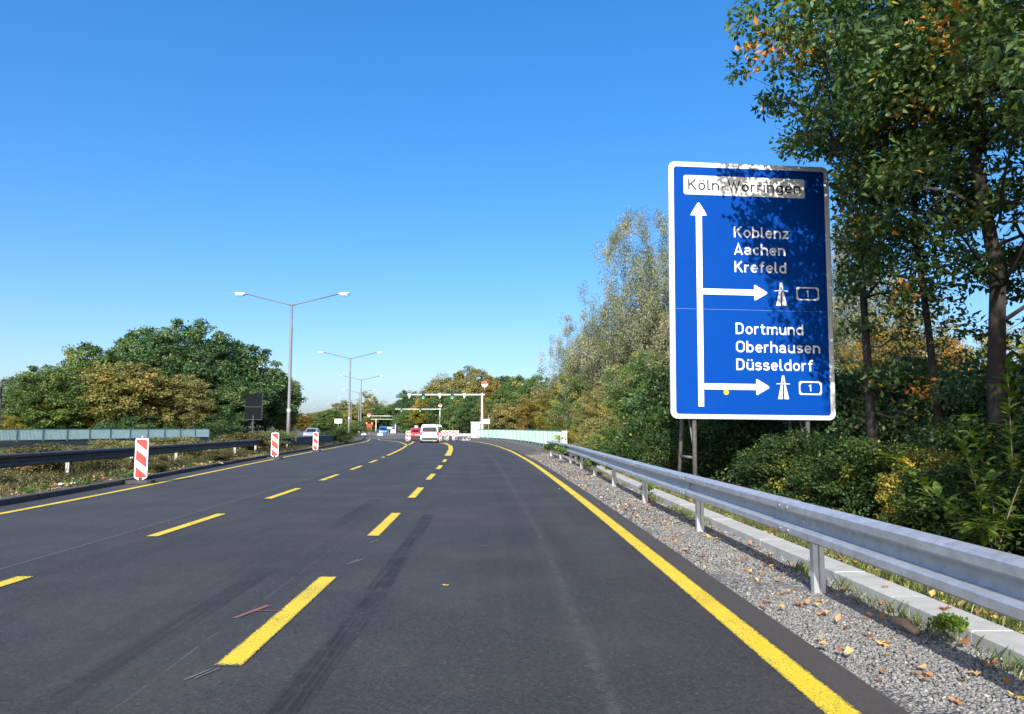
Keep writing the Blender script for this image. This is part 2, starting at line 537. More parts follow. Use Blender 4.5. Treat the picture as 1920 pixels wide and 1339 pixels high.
def strip(name, fa, fb, y0, y1, z, mat, n=None, step=1.0, uv=None, zb=None, parent=None, across=1):
    """sheet between two lateral curves"""
    n = n or max(2, int((y1 - y0) / step))
    V, F, U = [], [], []
    for i in range(n + 1):
        y = y0 + (y1 - y0) * i / n
        a, b = fa(y), fb(y)
        for k in range(across + 1):
            t = k / across
            x = a + (b - a) * t
            V.append((x, y, z if zb is None else z + (zb - z) * t))
            U.append((x - line_a(min(y, 109)), y) if uv is None else uv(t, y))
    w = across + 1
    for i in range(n):
        for k in range(across):
            F.append((i * w + k, i * w + k + 1, (i + 1) * w + k + 1, (i + 1) * w + k))
    m = bpy.data.meshes.new(name)
    m.from_pydata(V, [], F)
    l = m.uv_layers.new(name='UVMap')
    for li, lp in enumerate(m.loops):
        l.data[li].uv = U[lp.vertex_index]
    m.update()
    return link(name, m, mat, parent)

# ground reaches the horizon
g = MB()
g.add([(-4000, -300, -.07), (4000, -300, -.07), (4000, 5000, -.07), (-4000, 5000, -.07)], [(0, 1, 2, 3)])
kind(g.build('ground', grass_ground), 'structure')
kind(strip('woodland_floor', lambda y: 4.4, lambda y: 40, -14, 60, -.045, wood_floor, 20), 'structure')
road = kind(strip('road', kerb_l, asph_r, -14, 97, 0, asph, step=1.2), 'structure')
old_road = kind(strip('older_carriageway', lambda y: edge_l(y) - .7, lambda y: edge_r(y) + 1.0, 97, 400, 0, asph_old, step=3), 'structure')
kind(strip('opposite_carriageway', lambda y: edge_l(y) - 18, lambda y: edge_l(y) - 7.0, -14, 400, -.02, asph_old, step=4), 'structure')

def marking(name, fx, y0, y1, w, fw=None):
    n = max(12, int((y1 - y0) / 1.2))
    hw = w / 2 * 1.10
    o = strip(name, (lambda y: fx(y) - (fw(y) if fw else hw)), (lambda y: fx(y) + (fw(y) if fw else hw)), y0, y1, .005, yellow, n, uv=lambda t, y: (t * 2 - 1, min(y - y0, y1 - y)), parent=road, across=2)
    return o
marking('edge_line', edge_r, -2, 96, .17)
marking('edge_line', edge_l, -2, 96, .15)
k = -0.78
for i in range(7):
    y0 = 4.58 + 5.36 * (i - 1)
    marking('lane_dash', line_a, y0, y0 + 2.7, .155)
for i in range(8):
    y0 = 4.60 + 5.24 * (i - 1) + .05
    marking('lane_dash', line_b, y0, y0 + 2.65, .15)
marking('split_line', line_a, 38.5, 62, .32)
marking('split_line', lambda y: line_a(y) + .02, 62.2, 84, .18)
marking('split_line', lambda y: line_a(y) - .03 * (y - 60), 62.4, 80, .16)
marking('split_line', line_b, 37.2, 62, .17)
marking('split_line', lambda y: line_b(y) + .045 * (y - 62), 62.2, 80, .17)
marking('split_line', lambda y: line_b(y) - .052 * (y - 62) - .004 * max(0, y - 74) ** 2, 62.3, 95, .19)

# spray marks left by the road crew
def flat_poly(name, pts, z, mat, parent):
    m = MB()
    m.add([(x, y, z) for x, y in pts], [tuple(range(len(pts)))])
    return m.build(name, mat, parent)
pink = plain('faded_pink_spray', (.22, .095, .085), .8, 0, .25, 30, dirt=((.04, .04, .04), 40, .8))
palespray = plain('faded_pale_spray', (.17, .17, .175), .8, 0, .3, 30, dirt=((.04, .04, .04), 40, .9))
flat_poly('spray_mark', [(-2.10, 5.70), (-2.06, 5.70), (-1.93, 6.10), (-1.98, 6.12)], .006, pink, road)
flat_poly('spray_mark', [(-1.99, 5.93), (-1.99, 5.91), (-1.78, 5.92), (-1.78, 5.935)], .0075, pink, road)
for (x, y, dx, dy, w) in [(-1.86, 4.33, .07, .18, .016), (-1.81, 4.36, .07, .18, .014), (-1.73, 7.9, .05, .3, .02), (-1.68, 7.95, .05, .3, .015), (-1.8, 8.55, .3, .02, .02), (-1.77, 9.35, .05, .25, .018), (-.42, 9.1, .12, .05, .03)]:
    flat_poly('spray_mark', [(x, y), (x + w, y), (x + w + dx, y + dy), (x + dx, y + dy)], .006, palespray, road)

# left kerb, made of stones 1 m long while they can be told apart
kerb_root = kind(strip('kerb', lambda y: kerb_l(y) - .17, kerb_l, 46, 140, .115, kerb_m, step=2), 'structure')
strip('kerb_face', kerb_l, kerb_l, 46, 140, .115, kerb_m, step=2, zb=-.06, parent=kerb_root)
for i in range(38):
    y0 = 8.0 + i
    y1 = y0 + .985
    dz = random.Random(i).uniform(-.006, .006)
    a, b = kerb_l(y0) - .004, kerb_l(y1) - .004
    mb = MB()
    mb.add([(a - .17, y0, -.06), (a, y0, -.06), (b, y1, -.06), (b - .17, y1, -.06), (a - .17, y0, .115 + dz), (a - .012, y0, .115 + dz), (b - .012, y1, .115 + dz), (b - .17, y1, .115 + dz), (a, y0, .10 + dz), (b, y1, .10 + dz)],
           [(4, 5, 6, 7), (5, 8, 9, 6), (8, 1, 2, 9), (0, 4, 7, 3), (0, 1, 8, 5, 4), (3, 7, 6, 9, 2)])
    mb.build('kerb_stone', kerb_m, kerb_root)
kind(strip('median', lambda y: edge_l(y) - 7.0, lambda y: kerb_l(y) - .172, -14, 150, .075, dirt_ground, step=1.5, across=3), 'structure')

# right gravel shoulder, concrete channel and grass verge
KX = lambda y: edge_r(y) + 1.32 + .0                         # left face of the concrete strip
kx = path([(-6, 3.06), (4.3, 3.03), (10, 2.95), (18, 2.86), (24, 2.84), (30, 2.9), (36, 2.85), (44, 2.5)])
def shoulder():
    V, F = [], []
    rng = np.random.default_rng(5)
    n, m = 150, 14
    for i in range(n + 1):
        y = -2 + 46 * i / n
        a, b = asph_r(y) - .02, kx(y) + .02
        for j in range(m + 1):
            t = j / m
            z = -.045 + .055 * math.sin(min(1, t * 1.6) * math.pi / 2) + rng.normal(0, .002) - .008 + .012 * math.sin(y * 1.9 + t * 3)
            V.append((a + (b - a) * t, y, z))
    for i in range(n):
        for j in range(m):
            F.append((i * (m + 1) + j, i * (m + 1) + j + 1, (i + 1) * (m + 1) + j + 1, (i + 1) * (m + 1) + j))
    me = bpy.data.meshes.new('gravel_shoulder')
    me.from_pydata(V, [], F)
    me.update()
    return kind(link('gravel_shoulder', me, gravel_g), 'structure')
shoulder()
chan = kind(strip('concrete_channel', kx, lambda y: kx(y) + .29, 24, 34, .10, concrete_white, step=1), 'structure')
strip('channel_face', kx, kx, 24, 34, -.06, concrete_white, step=1, zb=.10, parent=chan)
for i in range(24):
    y0 = 1.0 + i
    y1 = y0 + .994
    r = random.Random(i + 40)
    dz, dx = r.uniform(-.002, .002), r.uniform(-.003, .003)
    a, b = kx(y0) + dx, kx(y1) + dx
    w = .29
    mb = MB()
    e = .012
    mb.add([(a, y0, -.06), (a + w, y0, -.06), (b + w, y1, -.06), (b, y1, -.06), (a, y0, .088 + dz), (a + w, y0, .088 + dz), (b + w, y1, .088 + dz), (b, y1, .088 + dz),
            (a + e, y0 + .004, .10 + dz), (a + w - e, y0 + .004, .10 + dz), (b + w - e, y1 - .004, .10 + dz), (b + e, y1 - .004, .10 + dz)],
           [(8, 9, 10, 11), (0, 1, 5, 4), (1, 2, 6, 5), (2, 3, 7, 6), (3, 0, 4, 7), (4, 5, 9, 8), (5, 6, 10, 9), (6, 7, 11, 10), (7, 4, 8, 11)])
    mb.build('concrete_slab', concrete_white, chan)
kind(strip('verge', lambda y: kx(y) + .27, lambda y: kx(y) + 1.9, -4, 46, .03, dirt_ground, step=1.5, across=3, zb=.06), 'structure')

# raised bridge walkway on the right
wr = path([(36, 2.9), (42, 2.75), (50, 2.2), (62, 1.3), (76, -.7), (90, -3.8), (110, -8.4)])
kind(strip('bridge_walkway', lambda y: edge_r(y) + 1.15, lambda y: wr(y) + .25, 42, 112, .24, asph_old, step=2), 'structure')
kind(strip('bridge_kerb', lambda y: edge_r(y) + .36, lambda y: edge_r(y) + 1.15, 40, 112, .0, kerb_m, step=2, zb=.238), 'structure')

kb = MB()
x0, x1, x2 = edge_r(40) + .36, edge_r(40) + 1.15, wr(42) + .25
kb.add([(x0, 40, 0), (x1, 40, .238), (x1, 40, -.07), (x0, 40, -.07)], [(0, 1, 2, 3)])
kb.add([(edge_r(42) + 1.15, 42, -.07), (x2, 42, -.07), (x2, 42, .24), (edge_r(42) + 1.15, 42, .24)], [(0, 1, 2, 3)])
kb.add([(x1, 40, -.07), (x1, 40, .238), (edge_r(42) + 1.15, 42, .238), (edge_r(42) + 1.15, 42, -.07)], [(0, 1, 2, 3)])
kb.build('kerb_end', kerb_m, bpy.data.objects['bridge_kerb'])

# ------------------------------------------------------------------ guard rails
WPROF = [(0.0, .325), (.014, .327), (.070, .306), (.086, .292), (.086, .240), (.076, .226), (.012, .208), (.004, .198), (.004, .130), (.012, .120), (.076, .102), (.086, .088), (.086, .036), (.070, .022), (.014, .000), (.0, .002)]
def beam(name, fx, y0, y1, side, z0, mat, parent, lift=0.0, n=4):
    """W-beam section; side -1 faces -X"""
    V, F = [], []
    P = WPROF + [(d - .004, z) for d, z in reversed(WPROF)]
    m = len(P)
    for i in range(n + 1):
        y = y0 + (y1 - y0) * i / n
        for d, z in P:
            V.append((fx(y) + side * (d + lift), y, z0 + z))
    for i in range(n):
        for k in range(m):
            k2 = (k + 1) % m
            F.append((i * m + k, i * m + k2, (i + 1) * m + k2, (i + 1) * m + k))
    me = bpy.data.meshes.new(name)
    me.from_pydata(V, [], F)
    bm = bmesh.new(); bm.from_mesh(me); bmesh.ops.recalc_face_normals(bm, faces=bm.faces); bm.to_mesh(me); bm.free()
    me.update()
    return link(name, me, mat, parent)

def sigma_post(h):
    mb = MB()
    o = [(-.05, -.03), (-.05, .03), (-.044, .03), (-.044, -.024), (-.012, -.024), (-.006, -.006), (.006, -.006), (.012, -.024), (.044, -.024), (.044, .03), (.05, .03), (.05, -.03), (.008, -.03), (.002, -.012), (-.002, -.012), (-.008, -.03)]
    mb.vprism(list(reversed(o)), -.1, h)
    return mb.mesh('post')

rail_r = path([(-4, 2.60), (2.5, 2.60), (6.5, 2.58), (10.2, 2.51), (14.1, 2.45), (18.4, 2.41), (24, 2.40), (30, 2.36), (36, 2.12), (39, 1.86)])
gr = thing('guard_rail', 'shiny galvanised steel guard rail along the gravel shoulder on the right', 'guard rail')
ys = [-1.4, 2.5, 6.5, 10.3, 14.2, 18.2, 22.2, 26.2, 30.2, 34.2, 38.0]
pm = sigma_post(.72)
bm_bolt = MB().tube([(-.018, 0, 0), (0, 0, 0)], [.016, .019], 8).mesh('bolt')
for i, y in enumerate(ys):
    p = link('post', pm, galv_post, gr)
    p.location = (rail_r(y) + .062, y, 0)
    p.rotation_euler = (0, 0, R(4))
    sp = MB(); sp.box(rail_r(y) + .001, rail_r(y) + .028, y - .05, y + .05, .52, .72); sp.build('spacer', galv_post, gr)
    if i + 1 < len(ys):
        beam('beam', rail_r, y + .16, ys[i + 1] + .16 + .30, -1, .45, galv, gr, lift=.0, n=5) if i % 2 == 0 else beam('beam', rail_r, y + .16, ys[i + 1] + .16 + .30, -1, .45, galv, gr, lift=.011, n=5)
    if 2 <= i <= 6:
        for dy in (.22, .40):
            for dz in (.266, .062):
                b = link('bolt', bm_bolt, pole_m, gr)
                b.location = (rail_r(y) - .0975, y + dy, .45 + dz)
        b = link('bolt', bm_bolt, galv_post, gr); b.location = (rail_r(y) - .018, y + .03, .45 + .162)

gl = thing('guard_rail', 'dark weathered guard rail along the weedy median on the left', 'guard rail')
for i in range(16):
    y = 4.5 + 4 * i
    beam('beam', rail_l, y, y + 4.22, 1, .49, old_steel, gl, lift=0 if i % 2 else .011, n=3)
    p = link('post', pm, concrete, gl); p.location = (rail_l(y) - .062, y, .0)

# concrete barrier closing the far part of the median
cb = tag(strip('concrete_barrier', lambda y: rail_l(y) + .14, lambda y: rail_l(y) + .14, 50, 78, .06, parapet_m, step=4, zb=.80), 'dark low barrier wall behind the third striped beacon in the median', 'barrier')
mod = cb.modifiers.new('solid', 'SOLIDIFY'); mod.thickness = .2; mod.offset = 0

# ------------------------------------------------------------------ beacons with red and white stripes
def beacon_meshes():
    w, h = .165, 1.06
    def rr(w, h, r, z0, tip):
        pts = []
        for cx_, cz, a0 in ((w - r, z0 + h - r, 0), (-w + r, z0 + h - r, 90)):
            for k in range(5):
                a = R(a0 + 22.5 * k); pts.append((cx_ + r * math.cos(a), cz + r * math.sin(a)))
        pts += [(-w, z0 + .05), (-w + .03, z0 + .015), (-.05, z0 - tip), (.05, z0 - tip), (w - .03, z0 + .015), (w, z0 + .05)]
        return pts
    d = {}
    d['panel'] = MB().prism(rr(w, h, .04, .12, .03), -.02, .02).mesh('panel')
    st = []
    wi, z0, z1 = w - .03, .155, 1.145
    for zc in (.20, .645, 1.09):
        # stripe falls from upper left to lower right
        poly = [(-wi, zc + .13 + .11), (wi, zc + .13 - .11), (wi, zc - .13 - .11), (-wi, zc - .13 + .11)]
        out = []
        def clip(P, f):
            Q = []
            for i in range(len(P)):
                a, b = P[i], P[(i + 1) % len(P)]
                fa, fb = f(a), f(b)
                if fa >= 0: Q.append(a)
                if (fa >= 0) != (fb >= 0):
                    t = fa / (fa - fb); Q.append((a[0] + (b[0] - a[0]) * t, a[1] + (b[1] - a[1]) * t))
            return Q
        poly = clip(clip(poly, lambda p: p[1] - z0), lambda p: z1 - p[1])
        st.append(MB().prism(poly[::-1], -.0235, -.0205).mesh('stripe'))
    d['stripe'] = st
    d['foot'] = MB().vprism([(-.32, -.16), (-.24, -.22), (.24, -.22), (.32, -.16), (.32, .16), (.24, .22), (-.24, .22), (-.32, .16)], .004, .09).mesh('foot')
    d['lamp'] = MB().tube([(0, 0, 1.17), (0, 0, 1.20), (0, 0, 1.205), (0, 0, 1.235)], [.016, .016, .03, .026], 8).mesh('lamp')
    d['grip'] = MB().box(-.04, .04, -.03, .03, .085, .16).mesh('grip')
    return d
BM = beacon_meshes()
def beacon(label, x, y, rz, s=1.0, flip=False, group='striped beacons', base=0.0):
    t = thing('traffic_beacon', label, 'beacon', (x, y, base), rz, group)
    t.scale = ((-s if flip else s), s, s)
    link('panel', BM['panel'], white_sheet, t)
    for m in BM['stripe']:
        link('stripe', m, red_sheet, t)
    link('foot', BM['foot'], rubber, t)
    link('grip', BM['grip'], rubber, t)
    link('lamp', BM['lamp'], lampwhite, t)
    return t
beacon('nearest red and white striped beacon at the left kerb', -9.56, 19.25, R(6), .98, base=.005)
beacon('second red and white striped beacon along the left kerb', -10.95, 34.4, R(8), 1.02, base=.005)
beacon('third and farthest striped beacon along the left kerb', -11.95, 45.3, R(6), .98, base=.005)
beacon('striped beacon standing between the yellow lines left of the van', -11.05, 78.5, R(8), .95, base=.005)
beacon('striped beacon just behind the one between the yellow lines', -11.35, 82.0, R(8), .95, base=.005)
beacon('first striped beacon right beside the white van', -7.75, 80.5, R(8), .9, True, base=.005)
beacon('second striped beacon right of the white van under the chevron board', -7.15, 82.0, R(8), .9, True, base=.005)
beacon('third striped beacon right of the white van by the lattice barrier', -6.55, 83.5, R(8), .9, True, base=.005)
# chevron board
cv = thing('chevron_board', 'red and white chevron board right of the white van', 'sign', (-7.0, 84.5, .005), R(8))
MB().box(-.95, .95, -.02, .02, .55, 1.15).build('panel', white_sheet, cv)
for x in (-.62, -.2, .22, .64):
    MB().prism([(x - .14, .85), (x + .06, 1.13), (x + .22, 1.13), (x + .02, .85), (x + .22, .57), (x + .06, .57)][::-1], -.026, -.021).build('chevron', red_sheet, cv)
for x in (-.7, .7):
    MB().box(x - .03, x + .03, .021, .07, 0, 1.1).build('post', galv_post, cv)
    MB().box(x - .2, x + .2, -.15, .2, 0, .1).build('foot', rubber, cv)
# lattice barrier gate
lb = thing('lattice_barrier', 'galvanised lattice barrier lying across the closed lane', 'barrier', (-5.35, 86.0, .005), R(4))
MB().box(-1.55, 1.7, -.05, .05, .66, .78).build('top_rail', galv, lb)
MB().box(-1.55, 1.7, -.05, .05, .03, .10).build('bottom_rail', galv, lb)
for i in range(8):
    x0 = -1.5 + i * .4
    MB().tube([(x0, 0, .08), (x0 + .2, 0, .68), (x0 + .4, 0, .08)], .028, 5).build('brace', galv_post, lb)
gx = thing('steel_barrier', 'grey steel beam barrier in front of the white cabinet', 'barrier', (-4.4, 91.5, .0), R(3))
MB().box(-2.7, 1.6, -.04, .04, .45, .76).build('beam', galv, gx)
for x in (-2.4, -.9, .5, 1.4):
    MB().box(x - .05, x + .05, .041, .12, 0, .7).build('post', galv_post, gx)

# ------------------------------------------------------------------ the big direction sign
W_, H_ = 3.68, 5.70
sg = thing('direction_sign', 'large blue direction sign with white border, arrows and town names', 'sign', (5.27, 16.15, 1.62), 0)
sg.rotation_euler = (0, R(.6), R(4.66))
def rrect(x0, x1, z0, z1, r, n=6):
    P = []
    for cx_, cz, a0 in ((x1 - r, z1 - r, 0), (x0 + r, z1 - r, 90), (x0 + r, z0 + r, 180), (x1 - r, z0 + r, 270)):
        for k in range(n + 1):
            a = R(a0 + 90 * k / n); P.append((cx_ + r * math.cos(a), cz + r * math.sin(a)))
    return P[::-1]
def ox(x): return x - W_ / 2
MB().prism(rrect(-W_ / 2 - .012, W_ / 2 + .012, -.012, H_ + .012, .15), -.004, .05).build('edge_profile', galv, sg)
bd = MB().prism(rrect(-W_ / 2, W_ / 2, 0, H_, .14), -.008, -.0045).build('border', sign_white, sg)
face = MB().prism(rrect(-W_ / 2 + .105, W_ / 2 - .105, .09, H_ - .10, .07), -.012, -.0085).build('blue_face', sign_blue, sg)
# joint between the two sign sheets
MB().box(-W_ / 2 + .02, W_ / 2 - .02, -.0135, -.0125, 2.389, 2.394).build('sheet_joint', plain('sheet_joint', (.20, .28, .52), .6), sg)
bx = MB().prism(rrect(ox(.328), ox(3.12), 4.965, 5.405, .05), -.0155, -.0125).build('town_box', sign_white, sg)
def flat(name, pts, mat, y=-.0155, par=None):
    return MB().prism(pts, y, y + .0022).build(name, mat, par or face)
flat('arrow', [(ox(.598), .256), (ox(.595), 4.49), (ox(.472), 4.49), (ox(.50), 4.55), (ox(.64), 4.775), (ox(.662), 4.785), (ox(.685), 4.775), (ox(.82), 4.56), (ox(.847), 4.497), (ox(.735), 4.49), (ox(.724), .256)], sign_white)
for zc in (2.785, .695):
    flat('arrow', [(ox(.735), zc - .066), (ox(.735), zc + .066), (ox(1.895), zc + .066), (ox(1.895), zc + .165), (ox(1.92), zc + .175), (ox(2.185), zc + .02), (ox(2.19), zc), (ox(2.185), zc - .02), (ox(1.92), zc - .175), (ox(1.895), zc - .165), (ox(1.895), zc - .066)], sign_white)
for zb, x0 in ((2.505, 2.515), (.44, 2.508)):
    # motorway symbol: two tapering lanes and a bridge bar
    h = .52
    flat('motorway_symbol', [(ox(x0 - .125), zb), (ox(x0 - .055), zb + .31), (ox(x0 - .016), zb + .31), (ox(x0 - .018), zb)], sign_white)
    flat('motorway_symbol', [(ox(x0 + .125), zb), (ox(x0 + .018), zb), (ox(x0 + .016), zb + .31), (ox(x0 + .055), zb + .31)], sign_white)
    flat('motorway_symbol', [(ox(x0 - .048), zb + .36), (ox(x0 - .022), zb + h), (ox(x0 - .008), zb + h), (ox(x0 - .012), zb + .36)], sign_white)
    flat('motorway_symbol', [(ox(x0 + .048), zb + .36), (ox(x0 + .012), zb + .36), (ox(x0 + .008), zb + h), (ox(x0 + .022), zb + h)], sign_white)
    flat('motorway_symbol', [(ox(x0 - .155), zb + .325), (ox(x0 - .155), zb + .338), (ox(x0 - .08), zb + .348), (ox(x0 + .08), zb + .348), (ox(x0 + .155), zb + .338), (ox(x0 + .155), zb + .325), (ox(x0 + .08), zb + .325), (ox(x0 - .08), zb + .325)], sign_white)
for zc in (2.79, .69):
    def hexa(x0, x1, z0, z1, b):
        return [(ox(x0 + b), z0), (ox(x0), (z0 + z1) / 2 - .06), (ox(x0 + .0), (z0 + z1) / 2 + .06), (ox(x0 + b), z1), (ox(x1 - b), z1), (ox(x1), (z0 + z1) / 2 + .06), (ox(x1), (z0 + z1) / 2 - .06), (ox(x1 - b), z0)]
    flat('number_frame', rrect(ox(2.862), ox(3.382), zc - .15, zc + .15, .05), sign_white)
    flat('number_field', hexa(2.892, 3.352, zc - .118, zc + .118, .045), sign_blue, -.0185)
pts = [(ox(1.22) + .058 * math.cos(a * math.pi / 10), .572 + .058 * math.sin(a * math.pi / 10)) for a in range(20)][::-1]
flat('sticker', pts, sign_yellow, -.019)

# road-sign lettering drawn with strokes of even width
def arc(cx_, cy_, rx, ry, a0, a1, n=10):
    return [(cx_ + rx * math.cos(R(a0 + (a1 - a0) * i / n)), cy_ + ry * math.sin(R(a0 + (a1 - a0) * i / n))) for i in range(n + 1)]
T = .135
ring = lambda cx_: arc(cx_, .355, .195, .288, 0, 360, 24)
GL = {
    'K': (.60, [[(.07, 0), (.07, 1)], [(.53, 1.0), (.10, .44)], [(.23, .58), (.56, 0)]]),
    'W': (.86, [[(.05, 1), (.23, .05), (.43, .92), (.63, .05), (.81, 1)]]),
    'A': (.62, [[(.05, 0), (.31, .95), (.57, 0)], [(.13, .27), (.49, .27)]]),
    'D': (.62, [[(.07, 0), (.07, 1)], [(.07, .932), (.27, .932)] + arc(.27, .665, .25, .267, 90, 0, 8) + arc(.27, .335, .25, .267, 0, -90, 8) + [(.07, .068)]]),
    'O': (.64, [arc(.32, .66, .25, .272, 0, 180, 12) + arc(.32, .34, .25, .272, 180, 360, 12) + [(.57, .66)]]),
    'a': (.52, [arc(.24, .43, .19, .213, 155, 0, 10) + [(.43, 0)], [(.43, .39), (.24, .39)] + arc(.235, .23, .165, .162, 90, 270, 10) + [(.30, .072), (.43, .17)]]),
    'b': (.53, [[(.07, 0), (.07, 1)], ring(.265)]),
    'c': (.46, [arc(.265, .355, .195, .288, 48, 312, 16)]),
    'd': (.53, [[(.46, 0), (.46, 1)], ring(.265)]),
    'e': (.52, [[(.08, .365), (.46, .365)] + arc(.265, .365, .195, .28, 0, 180, 12) + arc(.265, .355, .195, .288, 180, 318, 10)]),
    'f': (.38, [[(.17, 0), (.17, .76)] + arc(.32, .76, .15, .172, 180, 90, 6) + [(.38, .932)], [(.03, .645), (.36, .645)]]),
    'g': (.53, [ring(.265), [(.46, .71), (.46, .0)] + arc(.27, -.01, .19, .17, 0, -140, 10)]),
    'h': (.53, [[(.07, 0), (.07, 1)], [(.07, .45)] + arc(.265, .43, .195, .213, 180, 0, 12) + [(.46, 0)]]),
    'i': (.16, [[(.07, 0), (.07, .71)], [(.07, .86), (.07, 1)]]),
    'l': (.24, [[(.07, 1), (.07, .2)] + arc(.19, .19, .12, .122, 180, 270, 6) + [(.24, .068)]]),
    'm': (.80, [[(.07, 0), (.07, .71)], [(.07, .47)] + arc(.235, .47, .165, .173, 180, 0, 10) + [(.40, 0)], [(.40, .47)] + arc(.565, .47, .165, .173, 180, 0, 10) + [(.73, 0)]]),
    'n': (.53, [[(.07, 0), (.07, .71)], [(.07, .45)] + arc(.265, .43, .195, .213, 180, 0, 12) + [(.46, 0)]]),
    'o': (.53, [ring(.265)]),
    'r': (.36, [[(.07, 0), (.07, .71)], [(.07, .44)] + arc(.26, .44, .19, .202, 180, 70, 8)]),
    's': (.46, [[(.42, .56)] + arc(.23, .505, .165, .138, 50, 270, 10)[1:] + arc(.23, .215, .175, .148, 90, -130, 10)[1:] + [(.04, .14)]]),
    't': (.38, [[(.16, .90), (.16, .20)] + arc(.29, .20, .13, .132, 180, 270, 6) + [(.36, .068)], [(.02, .645), (.36, .645)]]),
    'u': (.53, [[(.07, .71), (.07, .28)] + arc(.265, .28, .195, .213, 180, 360, 12) + [(.46, .28)], [(.46, 0), (.46, .71)]]),
    'z': (.46, [[(.03, .642), (.41, .642), (.06, .068), (.44, .068)]]),
    '-': (.40, [[(.06, .38), (.34, .38)]]),
    '1': (.36, [[(.06, .78), (.26, .93), (.26, 0)]]),
}
for k_, b_ in (('ö', 'o'), ('ü', 'u')):
    GL[k_] = (GL[b_][0], GL[b_][1] + [[(.15, .82), (.15, .96)], [(.38, .82), (.38, .96)]])
def lettering(text, x0, x1, zb, cap, mat, y, parent, t=T):
    nat = sum(GL[c][0] + .085 for c in text) - .085
    sx = (x1 - x0) / nat
    mb = MB()
    x = 0.0
    q = 0
    for c in text:
        w, strokes = GL[c]
        for s_ in strokes:
            P = [Vector(((x + px) * sx + x0, pz * cap + zb)) for px, pz in s_]
            hw = t * cap / 2
            L, Rr = [], []
            closed = (P[0] - P[-1]).length < 1e-4
            n = len(P)
            for i in range(n):
                if closed:
                    a = P[i] - P[i - 1] if i > 0 else P[0] - P[-2]
                    b = P[(i + 1)] - P[i] if i < n - 1 else P[1] - P[0]
                else:
                    a = P[i] - P[i - 1] if i > 0 else P[1] - P[0]
                    b = P[i + 1] - P[i] if i < n - 1 else P[-1] - P[-2]
                if a.length < 1e-6: a = b
                if b.length < 1e-6: b = a
                a, b = a.normalized(), b.normalized()
                na, nb = Vector((-a.y, a.x)), Vector((-b.y, b.x))
                mt = (na + nb)
                mt = mt.normalized() if mt.length > 1e-6 else na
                k = hw / max(.45, mt.dot(na))
                L.append(P[i] + mt * k); Rr.append(P[i] - mt * k)
            yy = y - .0004 * (q % 4)
            q += 1
            V = [(p.x, yy, p.y) for p in L] + [(p.x, yy, p.y) for p in Rr]
            F = [(i, i + 1, n + i + 1, n + i) for i in range(n - 1)]
            mb.add(V, F)
        x += w + .085
    return mb.build('lettering', mat, parent)
lettering('Köln-Worringen', ox(.425), ox(3.03), 5.070, .245, sign_black, -.0165, bx, .145)
for tx, x1, zb in (('Koblenz', 2.72, 4.02), ('Aachen', 2.635, 3.63), ('Krefeld', 2.65, 3.235), ('Dortmund', 3.0, 1.855), ('Oberhausen', 3.375, 1.455), ('Düsseldorf', 3.20, 1.062)):
    lettering(tx, ox(1.455), ox(x1), zb, .25, sign_white, -.0135, face, .15)
for zc in (2.79, .69):
    lettering('1', ox(3.075), ox(3.145), zc - .072, .145, sign_white, -.0195, face, .17)
# steel trestles carrying the sign
for x in (-1.30, 1.25):
    MB().tube([(x, .10, -1.75), (x, .10, H_ - .3)], .052, 10).build('post', wood_grey, sg, True)
    MB().tube([(x - .05, 1.15, -1.75), (x - .02, .16, H_ * .62)], .048, 10).build('rear_strut', wood_grey, sg, True)
    MB().tube([(x, .12, -.85), (x - .04, 1.0, -.85)], .03, 8).build('cross_tie', wood_grey, sg, True)
    MB().tube([(x, .12, -.75), (x - .03, .72, .75)], .022, 8).build('brace', wood_grey, sg, True)
    MB().box(x - .25, x + .25, -.1, 1.4, -1.9, -1.62).build('footing', concrete, sg)
for z in (.5, 1.7, 3.0, 4.3, 5.3):
    MB().box(-W_ / 2 + .1, W_ / 2 - .1, .055, .10, z - .03, z + .03).build('cross_beam', galv_post, sg)

# ------------------------------------------------------------------ street lamps with two arms
def lamp_meshes():
    d = {}
    d['pole'] = MB().tube([(0, 0, -.1), (0, 0, 2.6), (0, 0, 2.62), (0, 0, 8.4), (0, 0, 8.45), (0, 0, 10.0)], [.135, .13, .115, .095, .075, .07], 12).mesh('pole', True)
    for s, n in ((-1, 'arm_l'), (1, 'arm_r')):
        d[n] = MB().tube([(0, 0, 9.93), (s * .25, 0, 10.02), (s * 3.35, 0, 10.78)], [.055, .05, .04], 8).mesh('arm', True)
        hd = MB()
        x0, x1 = s * 3.25, s * 4.0
        prof = [(-.16, .0), (.16, .0), (.18, .06), (.12, .13), (-.12, .13), (-.18, .06)]
        V, F = [], []
        for x, k in ((x0, .75), (x0 + s * .12, 1.0), (x1 - s * .08, 1.0), (x1, .7)):
            for a, b in prof:
                V.append((x, a * k, 10.70 + b * k + abs(x - x0) * .06))
        for i in range(3):
            for q in range(6):
                F.append((i * 6 + q, i * 6 + (q + 1) % 6, (i + 1) * 6 + (q + 1) % 6, (i + 1) * 6 + q))
        F += [tuple(range(5, -1, -1)), tuple(range(18, 24))]
        hd.add(V, F)
        d['head' + n] = hd.mesh('lamp_head')
        d['glass' + n] = MB().box(min(x0 + s * .12, x1 - s * .08), max(x0 + s * .12, x1 - s * .08), -.13, .13, 10.63, 10.705).mesh('lamp_glass')
    d['band'] = MB().tube([(0, 0, 2.55), (0, 0, 2.75)], .137, 12).mesh('band')
    return d
LMP = lamp_meshes()
